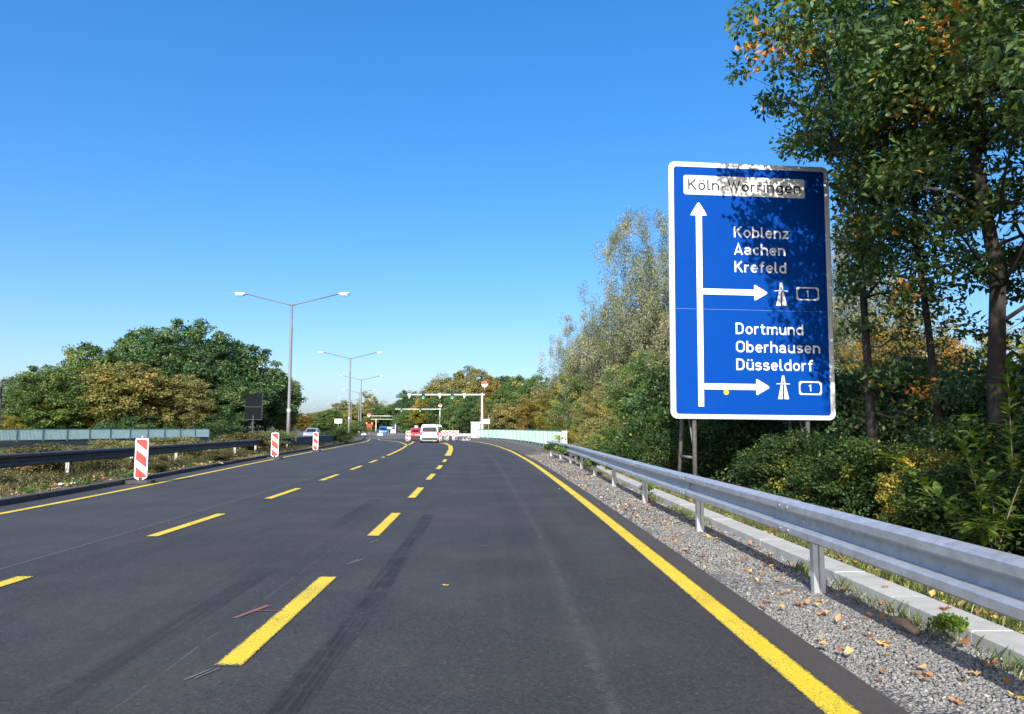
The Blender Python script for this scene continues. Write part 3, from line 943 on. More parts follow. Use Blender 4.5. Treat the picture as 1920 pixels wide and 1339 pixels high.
lamps = [(-15.35, 51, 'nearest and tallest double-arm street lamp left of the road'), (-19.97, 91, 'second nearest double-arm street lamp in the median'),
         (-26.91, 132, 'third nearest double-arm street lamp in the median'), (-37.18, 180, 'fourth nearest double-arm street lamp down the median'),
         (-50.08, 231, 'fifth double-arm street lamp, thin and far off'), (-66.4, 283, 'second farthest double-arm street lamp, very faint'),
         (-85.56, 335, 'farthest double-arm street lamp, just above the distant trees')]
rots = [0, R(2), R(5), R(8), R(12), R(14), R(18)]
for (x, y, lab), rz in zip(lamps, rots):
    t = thing('street_lamp', lab, 'street lamp', (x, y, 0), rz, 'street lamps down the median')
    link('pole', LMP['pole'], pole_m, t)
    for n in ('arm_l', 'arm_r'):
        link('arm', LMP[n], pole_m, t)
        h = link('lamp_head', LMP['head' + n], lampwhite, t)
        link('lamp_glass', LMP['glass' + n], lampglass, h)
    link('band', LMP['band'], lampwhite, t)

# ------------------------------------------------------------------ signal gantries
def signal_head(parent, x, z, s=1.0):
    """three-lens signal, green lit; a part of its gantry"""
    h = MB().box(x - .17 * s, x + .17 * s, -.30, -.10, z - .48 * s, z + .48 * s).build('signal_head', black_m, parent)
    MB().tube([(x, -.02, z), (x, -.12, z)], .05, 8).build('bracket', galv_post, h)
    for i, m in enumerate((dead_lens, dead_lens, green_lens)):
        zz = z + (.31 - .31 * i) * s
        MB().tube([(x, -.303, zz), (x, -.318, zz)], .125 * s, 14).build('lens', m, h)
        v = MB()
        V, F = [], []
        for k in range(9):
            a = math.pi * k / 8
            for yy in (-.30, -.50):
                V.append((x + .14 * s * math.cos(a), yy, zz + .14 * s * math.sin(a)))
        F = [(2 * k, 2 * k + 1, 2 * k + 3, 2 * k + 2) for k in range(8)]
        v.add(V, F)
        v.build('visor', black_m, h)
    return h
def round_ban(x, y, z, label, r=.42, rz=0.0):
    t = thing('round_sign', label, 'sign', (x, y, z), rz, 'round red and white signs')
    MB().tube([(0, 0, 0), (0, .03, 0)], r, 20).build('backing', galv_post, t)
    up = [(r * .97 * math.cos(math.pi * k / 12), r * .97 * math.sin(math.pi * k / 12)) for k in range(13)]
    MB().prism(up[::-1], -.006, -.002).build('red_half', red_sheet, t)
    MB().prism([(a, -b - .01) for a, b in up], -.006, -.002).build('white_half', white_sheet, t)
    MB().tube([(0, .06, -.75), (0, .06, r)], .035, 8).build('bracket', galv_post, t)
    return t
def gantry(label, x, y, rz, length, hz, posts, sigs, cams, s=1.0):
    """x, y is the foot of the right-hand post; the beam runs to -X"""
    t = thing('signal_gantry', label, 'signal gantry', (x, y, 0), rz, 'signal gantries over the road')
    for px in posts:
        MB().tube([(px, 0, -.05), (px, 0, hz * .45), (px, 0, hz * .46), (px, 0, hz + .2)], [.17 * s, .16 * s, .13 * s, .12 * s], 12).build('post', white_post, t, True)
    MB().box(-length, .35, -.08 * s, .08 * s, hz - .07 * s, hz + .07 * s).build('beam', white_post, t)
    for q in sigs:
        signal_head(t, q, hz - .08, 1.12)
    for q in cams:
        c = MB().box(q - .15, q + .15, -.26, -.10, hz - .28, hz + .18).build('detector', white_post, t)
        MB().tube([(q, -.18, hz - .34), (q, -.30, hz - .52)], .08, 8).build('camera', white_post, c)
    return t
gantry('nearest white signal gantry with two green lights', -4.04, 100, 0, 10.1, 5.94, [0], [-7.93, -4.03], [-9.8, -5.7, -2.4])
round_ban(-3.70, 99.8, 7.35, 'round red and white sign above the nearest gantry post', .42)
gantry('second signal gantry with two green lights behind the van', -17.6, 181, R(3), 10.9, 6.05, [0], [-9.3, -4.8], [], .9)
round_ban(-17.5, 180.7, 7.0, 'round red and white sign on the second gantry post', .45)
gantry('third gantry farther on with a single dark signal', -33.9, 240, R(6), 11.4, 5.35, [0], [], [-4.6], .95)
round_ban(-34.7, 180.0, 4.6, 'small round red and white sign hanging left of the second gantry', .42)
gantry('fourth and farthest gantry, low above the blue car', -47.0, 300, R(8), 9.8, 5.0, [0, -7.8], [], [], .95)

# ------------------------------------------------------------------ cabinet, small signs, blocks by the bridge
cbn = thing('control_cabinet', 'white control cabinet beside the nearest gantry post', 'cabinet', (-4.72, 97.0, .0), R(3))
bevel_mod(MB().box(-.62, .55, -.4, .4, .1, 2.15).build('body', white_post, cbn), .02)
MB().box(-.70, .63, -.48, .48, 2.152, 2.24).build('roof', galv_post, cbn)
MB().box(-.60, .53, -.38, .38, 0, .098).build('plinth', concrete, cbn)
for x in (-.56, -.005):
    d_ = MB().box(x, x + .53, -.412, -.402, .16, 2.08).build('door', white_post, cbn)
    MB().box(x + .45, x + .49, -.43, -.413, 1.0, 1.22).build('handle', trim_dark, d_)
wb = thing('roadside_board', 'white board on a thin post right of the cabinet', 'sign', (-3.35, 96.0, .24), R(-4))
MB().box(-.48, .48, -.02, .02, 1.75, 2.35).build('board', white_sheet, wb)
for x in (-.3, .3):
    MB().tube([(x, .05, 0), (x, .05, 2.9 if x > 0 else 2.4)], .03, 8).build('post', galv_post, wb)
pl = thing('pallet_stack', 'orange feet and plates stacked beside the cabinet', 'stack', (-3.75, 94.0, .24), R(8))
for i in range(4):
    MB().vprism([(-.6 + .03 * i, -.3), (.55 - .05 * i, -.3), (.6 - .05 * i, -.2), (.6 - .05 * i, .25), (-.55, .3), (-.6 + .03 * i, .2)], .11 * i, .11 * i + .09).build('plate', orange_m, pl)
MB().tube([(.45, 0, .42), (.45, 0, .95)], [.12, .03], 8).build('cone', orange_m, pl)

def board(label, x, y, z0, z1, w, rz=0.0, mat=None, two=False, name='roadside_board'):
    t = thing(name, label, 'sign', (x, y, 0), rz, 'small white boards far down the road')
    if two:
        MB().box(-w / 2, w / 2, -.02, .02, z0, (z0 + z1) / 2 - .04).build('board', white_sheet, t)
        MB().box(-w / 2, w / 2, -.02, .02, (z0 + z1) / 2 + .04, z1).build('board', white_sheet, t)
    else:
        MB().box(-w / 2, w / 2, -.02, .02, z0, z1).build('board', mat or white_sheet, t)
    MB().tube([(0, .06, 0), (0, .06, z1)], .05, 8).build('post', galv_post, t)
    return t
board('double white direction board on a post left of the second lamp', -35.1, 150, 2.4, 3.3, 1.5, R(6), two=True)
board('small white board on a post right of the white van', -16.1, 165, 1.7, 2.3, 1.0, R(4))
board('low white board left of the van behind the red car', -26.3, 205, 1.5, 2.2, 1.1, R(4))
board('pale low board between the gantries far behind', -37.5, 225, 1.2, 1.8, 2.3, R(6))
ys_ = thing('warning_board', 'red warning board with two amber lamps at the median end', 'sign', (-26.9, 140, 0), R(8))
MB().prism([(-.62, 2.25), (.62, 2.25), (.36, 1.0), (-.36, 1.0)], -.03, .03).build('panel', red_sheet, ys_)
for x in (-.5, .5):
    MB().tube([(x, -.06, 2.38), (x, .06, 2.38)], .16, 12).build('lamp', amber_lens, ys_)
MB().tube([(0, .07, 0), (0, .07, 2.2)], .05, 8).build('post', galv_post, ys_)
MB().box(-.5, .5, -.35, .35, 0, .16).build('foot', rubber, ys_)

# far low wall, blocks and barriers around the road works
fw = tag(MB().box(-7.5, 7.5, -.12, .12, 0, .42).build('low_wall', parapet_m), 'long low dark wall across the road beyond the red car', 'wall')
fw.location = (-23.5, 152, 0); fw.rotation_euler = (0, 0, R(2))
for i, (x, y, w, h, lab) in enumerate([(-29.5, 148, 1.0, .4, 'low white barrier block nearest the median end'), (-26.4, 149, 1.1, .4, 'white barrier block left of the blue car'), (-25.1, 157, 1.1, 1.1, 'white box standing right of the blue car'), (-18.9, 156, .9, .7, 'white block at the far wall beside the third gantry post')]):
    t = thing('barrier_block', lab, 'block', (x, y, 0), R(4), 'white blocks beyond the split')
    MB().prism([(-w / 2, 0), (-w / 2, h * .3), (-w / 2 + .12, h), (w / 2 - .12, h), (w / 2, h * .3), (w / 2, 0)][::1], -.25, .25).build('body', white_post, t)
    MB().box(-w / 2 + .15, w / 2 - .15, -.2, .2, h + .002, h + .05).build('cap', galv_post, t)

# big sign seen from behind in front of the left trees, and the dark mast at the left edge
bs = thing('roadside_sign', 'dark back of a large road sign before the left trees', 'sign', (-24.4, 70, 0), R(8))
MB().box(-.78, .78, -.02, .02, 2.25, 4.65).build('panel', plain('sign_back', (.010, .013, .015), .95, 0, spec=.02), bs)
MB().box(.76, .80, -.05, -.021, 2.2, 4.7).build('frame_bar', trim_dark, bs)
for z in (2.2, 3.4):
    MB().box(-.80, .755, -.05, -.021, z, z + .05).build('frame_bar', trim_dark, bs)
MB().tube([(0, -.09, 0), (0, -.09, 2.6)], .06, 10).build('post', old_steel, bs)
ms = thing('mast', 'dark mast with a box at the left edge behind the mint railing', 'mast', (-43.2, 62.5, 0), 0)
MB().tube([(0, 0, 0), (0, 0, 5.4)], [.13, .09], 10).build('pole', old_steel, ms)
MB().box(-.16, .16, -.28, -.10, 4.0, 4.9).build('box', black_m, ms)

# ------------------------------------------------------------------ bridge railings with vertical bars
def railing(label, P, base, h, spacing, bar, parapet, paint):
    t = thing('bridge_railing', label, 'railing')
    P = [Vector((x, y)) for x, y in P]
    D = [0]
    for a, b in zip(P, P[1:]): D.append(D[-1] + (b - a).length)
    def at(s):
        for i in range(len(P) - 1):
            if s <= D[i + 1] + 1e-6:
                q = (s - D[i]) / (D[i + 1] - D[i]); return P[i].lerp(P[i + 1], q), (P[i + 1] - P[i]).normalized()
    n = max(1, round(D[-1] / spacing))
    sp = D[-1] / n
    def seg(p, q, w, z0, z1):
        d = (q - p).normalized(); nn = Vector((-d.y, d.x)) * w / 2
        return [p + nn, p - nn, q - nn, q + nn], z0, z1
    for i in range(n):
        p, _ = at(i * sp); q, _ = at((i + 1) * sp)
        MB().vprism(*seg(p, q, .09, base + h - .06, base + h)).build('handrail', mint_dark, t)
        MB().vprism(*seg(p, q, .05, base + .10, base + .15)).build('bottom_rail', mint, t)
        if parapet: MB().vprism(*seg(p, q, .35, -.05, base)).build('parapet', parapet_m, t)
        bars = MB(); m = int(sp / bar)
        for k in range(1, m):
            c = p.lerp(q, k / m); d = (q - p).normalized(); nn = Vector((-d.y, d.x))
            a, b = d * .014, nn * .042
            bars.vprism([c - a + b, c - a - b, c + a - b, c + a + b], base + .151, base + h - .061)
        kind(bars.build('bars', paint, t), 'stuff')
    for i in range(n + 1):
        p, d = at(i * sp)
        nn = Vector((-d.y, d.x)) * .05; d = d * .04
        MB().vprism([p - d + nn, p - d - nn, p + d - nn, p + d + nn], base, base + h - .062).build('post', mint_dark, t)
    return t
railing('long mint green bridge railing far left before the trees', [(-42.6, 45), (-39.5, 57), (-36.0, 70), (-33.2, 81.5)], .35, 1.02, 2.4, .12, True, mint_pale)
rr_ = railing('pale mint bridge railing on the right beyond the guard rail', [(wr(y), y) for y in (40.5, 46, 52, 58, 64, 70, 76, 82, 88, 92)], .24, 1.06, 2.5, .11, False, mint)
MB().box(wr(40.2) - .06, wr(40.2) + .20, 40.15, 40.22, .1, 1.27).build('end_panel', white_post, rr_)

# ------------------------------------------------------------------ vehicles
def rounded(hx, y0, y1, r, n=4):
    P = []
    for cx_, cy_, a0 in ((hx - r, y1 - r, 0), (-hx + r, y1 - r, 90), (-hx + r, y0 + r, 180), (hx - r, y0 + r, 270)):
        for k in range(n + 1):
            a = R(a0 + 90 * k / n); P.append((cx_ + r * math.cos(a), cy_ + r * math.sin(a)))
    return P
def loft(levels):
    """levels: z, half width, y rear, y front, corner radius"""
    mb = MB(); V, F = [], []
    m = None
    for z, hx, y0, y1, r in levels:
        P = rounded(hx, y0, y1, r); m = len(P)
        V += [(x, y, z) for x, y in P]
    for i in range(len(levels) - 1):
        for k in range(m):
            F.append((i * m + k, i * m + (k + 1) % m, (i + 1) * m + (k + 1) % m, (i + 1) * m + k))
    F.append(tuple(range(m - 1, -1, -1))); F.append(tuple(range((len(levels) - 1) * m, len(levels) * m)))
    return mb.add(V, F)
def lev(levels, z):
    for a, b in zip(levels, levels[1:]):
        if a[0] <= z <= b[0]:
            t = (z - a[0]) / (b[0] - a[0]); return [a[i] + (b[i] - a[i]) * t for i in range(5)]
    return list(levels[-1])
def vehicle(name, label, cat, loc, rz, paint, levels, win, wheel_y, wr_, tail, group=None, face=-1):
    t = thing(name, label, cat, loc, rz, group)
    o = loft(levels).build('body', paint, t, True)
    o.modifiers.new('edge', 'EDGE_SPLIT').split_angle = R(50)
    z0, z1 = win
    def end_window(nm, idx, sgn):
        V = []
        for z in (z0, (z0 + z1) / 2, z1):
            L = lev(levels, z)
            for q in (-1, 1): V.append((q * (L[1] - L[4] * .75), L[idx] + sgn * .012, z))
        MB().add(V, [(0, 1, 3, 2), (2, 3, 5, 4)]).build(nm, glass_dark, t)
    end_window('rear_window', 2, -1); end_window('windscreen', 3, 1)
    for q in (-1, 1):
        for f0, f1 in ((.12, .47), (.53, .86)):
            V = []
            for z in (z0, z1):
                L = lev(levels, z)
                for f_ in (f0, f1): V.append((q * (L[1] + .012), L[2] + (L[3] - L[2]) * f_, z))
            MB().add(V, [(0, 1, 3, 2)]).build('side_window', glass_dark, t)
        for wy in wheel_y:
            L = lev(levels, .45)
            w_ = MB().tube([(q * (L[1] - .20), wy, wr_), (q * (L[1] - .17), wy, wr_), (q * (L[1] - .01), wy, wr_), (q * (L[1] + .015), wy, wr_)], [wr_ * .9, wr_, wr_, wr_ * .9], 18).build('wheel', tyre_m, t)
            MB().tube([(q * (L[1] + .016), wy, wr_), (q * (L[1] + .022), wy, wr_)], wr_ * .62, 14).build('rim', rim_m, w_)
        L = lev(levels, 1.0)
        MB().box(q * (L[1] + .02) - .09 + q * .09, q * (L[1] + .02) + .09 + q * .09, L[3] - 1.25, L[3] - 1.13, 1.0, 1.17).build('mirror', trim_dark, t)
        zz0, zz1 = tail
        La = lev(levels, (zz0 + zz1) / 2)
        MB().box(q * (La[1] - .10) - .07, q * (La[1] - .10) + .07, La[2] - .018, La[2] + .05, zz0, zz1).build('tail_lamp', tail_red, t)
        Lf = lev(levels, .72)
        MB().box(q * (Lf[1] - .28) - .15, q * (Lf[1] - .28) + .15, Lf[3] - .05, Lf[3] + .015, .65, .82).build('headlight', lampwhite, t)
    L = lev(levels, .42)
    MB().box(-L[1] + .12, L[1] - .12, L[2] - .03, L[2] + .02, .30, .50).build('rear_bumper', trim_dark, t)
    MB().box(-L[1] + .12, L[1] - .12, L[3] - .02, L[3] + .03, .30, .50).build('front_bumper', trim_dark, t)
    L = lev(levels, .62)
    MB().box(-.26, .26, L[2] - .03, L[2] - .005, .60, .71).build('number_plate', plate_m, t)
    return t
VAN = [(.22, .82, -2.15, 2.15, .22), (.34, .88, -2.2, 2.2, .24), (.60, .90, -2.2, 2.2, .22), (.95, .90, -2.19, 2.05, .20), (1.02, .885, -2.18, 1.5, .20), (1.55, .80, -2.10, .95, .20), (1.72, .74, -2.02, .7, .22), (1.80, .62, -1.86, .45, .28)]
HATCH = [(.20, .78, -1.9, 1.95, .25), (.34, .86, -2.0, 2.05, .28), (.62, .88, -2.0, 2.05, .28), (.88, .87, -1.95, 1.7, .26), (.93, .84, -1.9, 1.0, .24), (1.30, .70, -1.55, .35, .22), (1.42, .62, -1.35, .1, .24), (1.46, .5, -1.1, -.1, .24)]
van = vehicle('van', 'small white van driving away in the middle lane', 'van', (-8.22, 74.2, 0), R(6), paint_white, VAN, (1.06, 1.52), (-1.35, 1.35), .31, (.72, 1.05))
MB().box(-.17, .17, -2.235, -2.205, .86, .90).build('rear_handle', trim_dark, van)
vehicle('car', 'red hatchback just ahead of the white van on its left', 'car', (-11.55, 89.5, 0), R(12), paint_red, HATCH, (.96, 1.34), (-1.25, 1.3), .31, (.72, .88), 'cars on the road')
vehicle('car', 'blue car facing the camera beyond the low wall', 'car', (-27.2, 157, 0), R(188), paint_blue, VAN, (1.06, 1.52), (-1.35, 1.35), .31, (.72, 1.05), 'cars on the road')
vehicle('car', 'white car half hidden behind the median lamp posts', 'car', (-33.6, 165, 0), R(195), paint_white, HATCH, (.96, 1.34), (-1.25, 1.3), .31, (.72, .88), 'cars on the road')
vehicle('car', 'pale silver car oncoming beyond the third striped beacon', 'car', (-26.5, 98.5, -.02), R(186), paint_silver, HATCH, (.96, 1.34), (-1.25, 1.3), .31, (.72, .88), 'cars on the road')

# ------------------------------------------------------------------ vegetation
def unit(v):
    return v / np.maximum(np.linalg.norm(v, axis=1, keepdims=True), 1e-9)

def leaf_arrays(rng, P, out, L, W, droop=0.0, spread=.9, up=.5):
    """folded two-triangle leaves at P; out = outward direction of each"""
    n = len(P)
    d = unit(out * .7 + rng.normal(0, spread, (n, 3)) + np.array([0, 0, -droop]))
    nr = rng.normal(0, .55, (n, 3)) + np.array([0, 0, up]) + out * .45
    s = unit(np.cross(d, nr))
    nn = np.cross(s, d)
    l = (L * rng.uniform(.65, 1.25, n))[:, None]
    w = (W * rng.uniform(.75, 1.2, n))[:, None]
    V = np.empty((n, 4, 3))
    V[:, 0] = P
    V[:, 1] = P + d * l * .45 + s * w * .5 + nn * w * .16
    V[:, 2] = P + d * l - nn * l * .10
    V[:, 3] = P + d * l * .45 - s * w * .5 + nn * w * .16
    i = np.arange(n)[:, None] * 4
    F = np.concatenate([np.hstack([i, i + 1, i + 2]), np.hstack([i, i + 2, i + 3])], 1).reshape(-1, 3)
    return V.reshape(-1, 3), F

def tree_geo(seed, h, Rx, base, ncl, per, L, W, clr, tr, limbs=9, droop=0.0, flat_=.65, lobes=.28, shell=.5, keep=None, lean=(0, 0), off=(0, 0), autumn=.06, top=.0, hollow=0.0, twig_sides=4):
    rng = np.random.default_rng(seed)
    rz = (h - base) / 2
    cz = base + rz
    lob = unit(rng.normal(0, 1, (9, 3)))
    amp = rng.uniform(-lobes, lobes, 9)
    C = []
    while len(C) < ncl:
        d = unit(rng.normal(0, 1, (ncl, 3)))
        r = rng.uniform(hollow, 1, ncl) ** shell
        b = 1 + (np.maximum(0, d @ lob.T) ** 3 @ amp)
        p = d * (r * b)[:, None]
        zt = p[:, 2]
        wfac = 1 - top * np.clip(zt, 0, 1) + .15 * np.clip(-zt, 0, 1)
        p = np.stack([p[:, 0] * Rx * wfac + off[0], p[:, 1] * Rx * wfac + off[1], cz + zt * rz], 1)
        for q in p:
            if q[2] > .25 and (keep is None or keep(q)):
                C.append(q)
            if len(C) >= ncl: break
    C = np.array(C)
    # wood
    wood = MB()
    th = h * .86
    wob = rng.normal(0, .012 * h, (7, 2)); wob[0] = 0
    zs = np.linspace(0, th, 7)
    tp = [(lean[0] * z / h + wob[i, 0] * min(1, i / 2) + off[0] * (z / h) ** 2 * .6, lean[1] * z / h + wob[i, 1] * min(1, i / 2) + off[1] * (z / h) ** 2 * .6, z) for i, z in enumerate(zs)]
    tp[0] = (tp[0][0], tp[0][1], -.15)
    wood.tube(tp, [tr * (1 - .86 * (z / th) ** .8) * (1.25 if i == 0 else 1) for i, z in enumerate(zs)], 9, False)
    tpa = np.array(tp)
    def on_trunk(z):
        return np.array([np.interp(z, tpa[:, 2], tpa[:, k]) for k in (0, 1, 2)])
    nodes = [on_trunk(z) for z in np.linspace(max(base * .7, h * .12), th * .98, 16)]
    nrad = [tr * .30 * (1 - .8 * p[2] / h) + tr * .04 for p in nodes]
    def grow(targets, frac, rscale, steps, sides, wig, uprise):
        nonlocal nodes, nrad
        newn, newr = [], []
        NA = np.array(nodes)
        for c in targets:
            below = NA[:, 2] > c[2] - uprise * .15 * h + .02 * h
            dd = np.linalg.norm(NA - c, axis=1) + 1e3 * 0 + below * .12 * h
            jx = int(np.argmin(dd))
            a = NA[jx]
            e = a + (c - a) * frac
            r0 = min(nrad[jx] * .8, rscale)
            if keep is not None and not all(keep(a + (e - a) * q) for q in (.1, .25, .4, .55, .7, .85, 1)): continue
            pts = [a + (e - a) * q / steps + rng.normal(0, wig, 3) * math.sin(math.pi * q / steps) + np.array([0, 0, -.03 * h * math.sin(math.pi * q / steps) * uprise]) for q in range(steps + 1)]
            rad = [r0 * (1 - .6 * q / steps) for q in range(steps + 1)]
            wood.tube(pts, rad, sides, False)
            newn += pts[1:]
            newr += rad[1:]
        nodes += newn
        nrad += newr
    idx = rng.choice(len(C), min(len(C), limbs), replace=False)
    grow(C[idx], .8, tr * .42, 5, 6, .018 * h, 1.0)
    idx = rng.choice(len(C), min(len(C), limbs * 4), replace=False)
    grow(C[idx], .9, tr * .2, 4, 5, .014 * h, .6)
    NA = np.array(nodes)
    for c in C:
        jx = int(np.argmin(np.linalg.norm(NA - c, axis=1)))
        a = NA[jx]
        r0 = min(nrad[jx] * .8, tr * .075)
        mid = (a + c) / 2 + rng.normal(0, .012 * h, 3)
        if keep is not None and not all(keep(a + (c - a) * q) for q in (.15, .35, .5, .65, .85)): continue
        wood.tube([a, mid, c], [r0, r0 * .7, r0 * .3], twig_sides, False)
    # leaves
    k = per
    cen = np.repeat(C, k, 0)
    n = len(cen)
    u = unit(rng.normal(0, 1, (n, 3)))
    rr = rng.uniform(0, 1, n) ** .45
    cr = np.repeat(clr * rng.uniform(.6, 1.35, len(C)), k)
    offs = u * (rr * cr)[:, None] * np.array([1, 1, flat_ if droop == 0 else 1.6])
    if droop: offs[:, 2] -= cr * .5
    P = cen + offs
    okz = P[:, 2] > .05
    if keep is not None:
        okz &= np.array([keep(q) for q in P])
    P, u, cen_i = P[okz], u[okz], np.repeat(np.arange(len(C)), k)[okz]
    V, F = leaf_arrays(rng, P, u, L, W, droop)
    ct = rng.uniform(.1, .75, len(C))
    turned = rng.uniform(0, 1, len(C)) < autumn
    ct[turned] = rng.uniform(.88, 1.0, turned.sum())
    tint = np.clip(ct[cen_i] + rng.normal(0, .13, len(P)), 0, 1)
    lone = rng.uniform(0, 1, len(P)) < autumn * .25
    tint[lone] = rng.uniform(.92, 1, lone.sum())
    return wood.mesh('trunk', True), tri_mesh('crown', V, F, np.repeat(tint, 2))

# kinds of far tree (10 m tall, 4 m crown radius), shared by many individuals
FAR = [tree_geo(100 + i, 10, 3.9, .5, 420, 100, .225, .16, .60, .17, autumn=.05, lobes=.35, top=.15) for i in range(4)]
FAR_TALL = tree_geo(120, 10, 2.6, 1.5, 200, 50, .26, .15, .50, .13, autumn=.05, lobes=.4)
FAR_THIN = tree_geo(121, 10, 3.0, 2.0, 150, 26, .20, .10, .6, .12, autumn=.1, lobes=.4)
MIDT = [tree_geo(140 + i, 10, 3.6, .5, 420, 110, .150, .095, .50, .13, autumn=.06, lobes=.35, top=.1) for i in range(2)]
WIL = [tree_geo(150 + i, 12, 3.8, .8, 520, 170, .145, .05, .46, .15, droop=.7, autumn=.05, lobes=.35, top=.15) for i in range(2)]
BIRCH = tree_geo(160, 10, 2.0, 2.0, 150, 90, .10, .06, .36, .09, droop=.8, autumn=.12, lobes=.5, top=.35)
SHR = [tree_geo(170 + i, 2.2, 1.35, .05, 150, 110, .085, .055, .30, .03, limbs=10, lobes=.4, autumn=.05) for i in range(3)]

def tree(geo, label, x, y, h, rx, leaf, rz=0, gh=10.0, gr_=3.9, wood=None, group=None, name='tree', cat='tree', z=-.06):
    t = thing(name, label, cat, (x, y, z), rz, group)
    t.scale = (rx / gr_, rx / gr_, h / gh)
    link('trunk' if name == 'tree' else 'stems', geo[0], wood or bark, t)
    kind(link('crown' if name == 'tree' else 'foliage', geo[1], LM[leaf], t), 'stuff')
    return t
def px(p, D):
    return (p - 960) / 1387.0 * D
GA, GB, GC, GD = 'trees of the left wood', 'trees far down the road', 'trees behind the sign', 'trees of the middle wood'
lt = [  # far kind, lateral, distance, height, crown radius, leaf, label
    (0, -80.0, 120, 10.0, 4.6, 'pale', 'pale bluish tree at the far left edge'),
    (1, -53.5, 86, 8.2, 4.8, 'green', 'rounded green tree left of the brown one'),
    (2, -54.5, 95, 13.0, 5.4, 'green', 'taller green tree behind the left end of the mint railing'),
    (3, -46.8, 88, 10.2, 6.2, 'brown', 'broad olive brown tree in front of the left wood'),
    (0, -51.5, 104, 15.6, 6.8, 'green', 'green tree rising behind the broad olive brown one'),
    (1, -43.8, 99, 15.0, 7.2, 'dark', 'tallest dark green tree in the left wood'),
    (2, -38.3, 102, 14.2, 6.6, 'dark', 'dark green tree right of the tallest one'),
    (3, -35.2, 106, 10.6, 5.0, 'dark', 'lower dark tree at the right end of the left wood'),
    (0, -37.6, 120, 9.8, 3.4, 'orange', 'orange tree peeping out behind the left wood'),
    (1, -41.5, 91, 7.6, 4.2, 'olive', 'low olive tree under the tallest dark one'),
    (3, -36.0, 97, 8.6, 4.8, 'dark', 'dark tree behind the sign seen from the back'),
    (2, -61.5, 100, 7.6, 4.4, 'green', 'green tree between the pale bluish one and the wood'),
]
for i, (g_, x, y, h, r_, lf, lab) in enumerate(lt):
    tree(FAR[g_], lab, x, y, h, r_, lf, i * 1.7, group=GA, wood=bark_pale if 'low olive' in lab else bark)
ft = [
    ('f0', px(566, 300), 300, 7.5, 5.0, 'orange', 'small orange tree far off behind the nearest lamp'),
    ('f1', px(596, 345), 345, 9.0, 6.0, 'olive', 'far olive tree left of the third striped beacon'),
    ('f2', px(545, 360), 360, 9.0, 6.5, 'orange', 'far orange tree low beside the left wood'),
    ('f3', px(622, 215), 215, 7.8, 4.6, 'green', 'green tree left of the second lamp post'),
    ('f0', px(645, 340), 340, 14.0, 8.5, 'olive', 'olive tree behind the second lamp post'),
    ('tall', px(693, 350), 350, 17.5, 5.5, 'yellow', 'tall thin yellowing tree behind the third lamp'),
    ('f2', px(676, 330), 330, 12.0, 7.5, 'olive', 'olive green tree right of the second lamp post'),
    ('thin', px(716, 380), 380, 17.0, 6.5, 'willow', 'sparse greyish tree behind the far gantries'),
    ('f1', px(712, 335), 335, 11.5, 7.5, 'dark', 'dark green tree above the blue car'),
    ('f3', px(744, 330), 330, 14.0, 7.5, 'green', 'green tree left of the second gantry'),
    ('f0', px(606, 190), 190, 4.2, 3.6, 'green', 'low green thicket tree beside the median end'),
    ('f2', px(790, 320), 320, 13.0, 9.0, 'dark', 'dark distant tree between the gantries'),
]
G = {'f0': FAR[0], 'f1': FAR[1], 'f2': FAR[2], 'f3': FAR[3], 'tall': FAR_TALL, 'thin': FAR_THIN}
for i, (g_, x, y, h, r_, lf, lab) in enumerate(ft):
    tree(G[g_], lab, x, y, h, r_, lf, i * 2.1 + 1, group=GB, gr_=2.6 if g_ == 'tall' else (3.0 if g_ == 'thin' else 3.9))
ct_ = [
    ('f1', px(775, 230), 230, 12.5, 6.0, 'dark', 'dark green tree behind the second gantry lights'),
    ('thin', px(822, 235), 235, 20.5, 7.2, 'willow', 'sparse grey tree topping the middle wood'),
    ('f2', px(836, 215), 215, 17.0, 7.4, 'olive', 'olive tree behind the left signal light'),
    ('f0', px(880, 205), 205, 18.4, 8.8, 'olive', 'big light olive tree in the middle wood'),
    ('f3', px(930, 215), 215, 18.4, 8.0, 'dark', 'dark tree behind the round sign'),
    ('f1', px(928, 122), 122, 9.0, 2.7, 'orange', 'orange tree behind the round red and white sign'),
    ('f2', px(972, 128), 128, 11.0, 4.6, 'green', 'upright green tree above the right railing'),
    ('f0', px(1008, 112), 112, 9.4, 4.0, 'green', 'green tree right of the upright one'),
    ('f3', px(803, 205), 205, 11.0, 5.2, 'yellow', 'yellow orange tree under the left signal light'),
    ('f1', px(852, 190), 190, 11.0, 6.2, 'dark', 'low dark tree with a pale trunk behind the van'),
    ('f0', px(893, 140), 140, 8.0, 4.6, 'dark', 'dark tree behind the white cabinet'),
    ('f2', px(780, 215), 215, 8.4, 5.0, 'green', 'green tree behind the red car'),
    ('f1', px(1040, 125), 125, 9.5, 4.4, 'dark', 'dark tree left of the birch'),
    ('f3', px(950, 104), 104, 5.6, 3.4, 'olive', 'low olive tree over the far end of the right railing'),
    ('f0', px(950, 119), 119, 8.6, 3.6, 'green', 'green tree right of the round red and white sign'),
    ('f2', px(868, 160), 160, 9.0, 4.8, 'green', 'green tree behind the right signal light'),
]
for i, (g_, x, y, h, r_, lf, lab) in enumerate(ct_):
    tree(G[g_], lab, x, y, h, r_, lf, i * 2.7 + .5, group=GD, gr_=3.0 if g_ == 'thin' else 3.9, wood=bark_pale if 'pale trunk' in lab else bark)
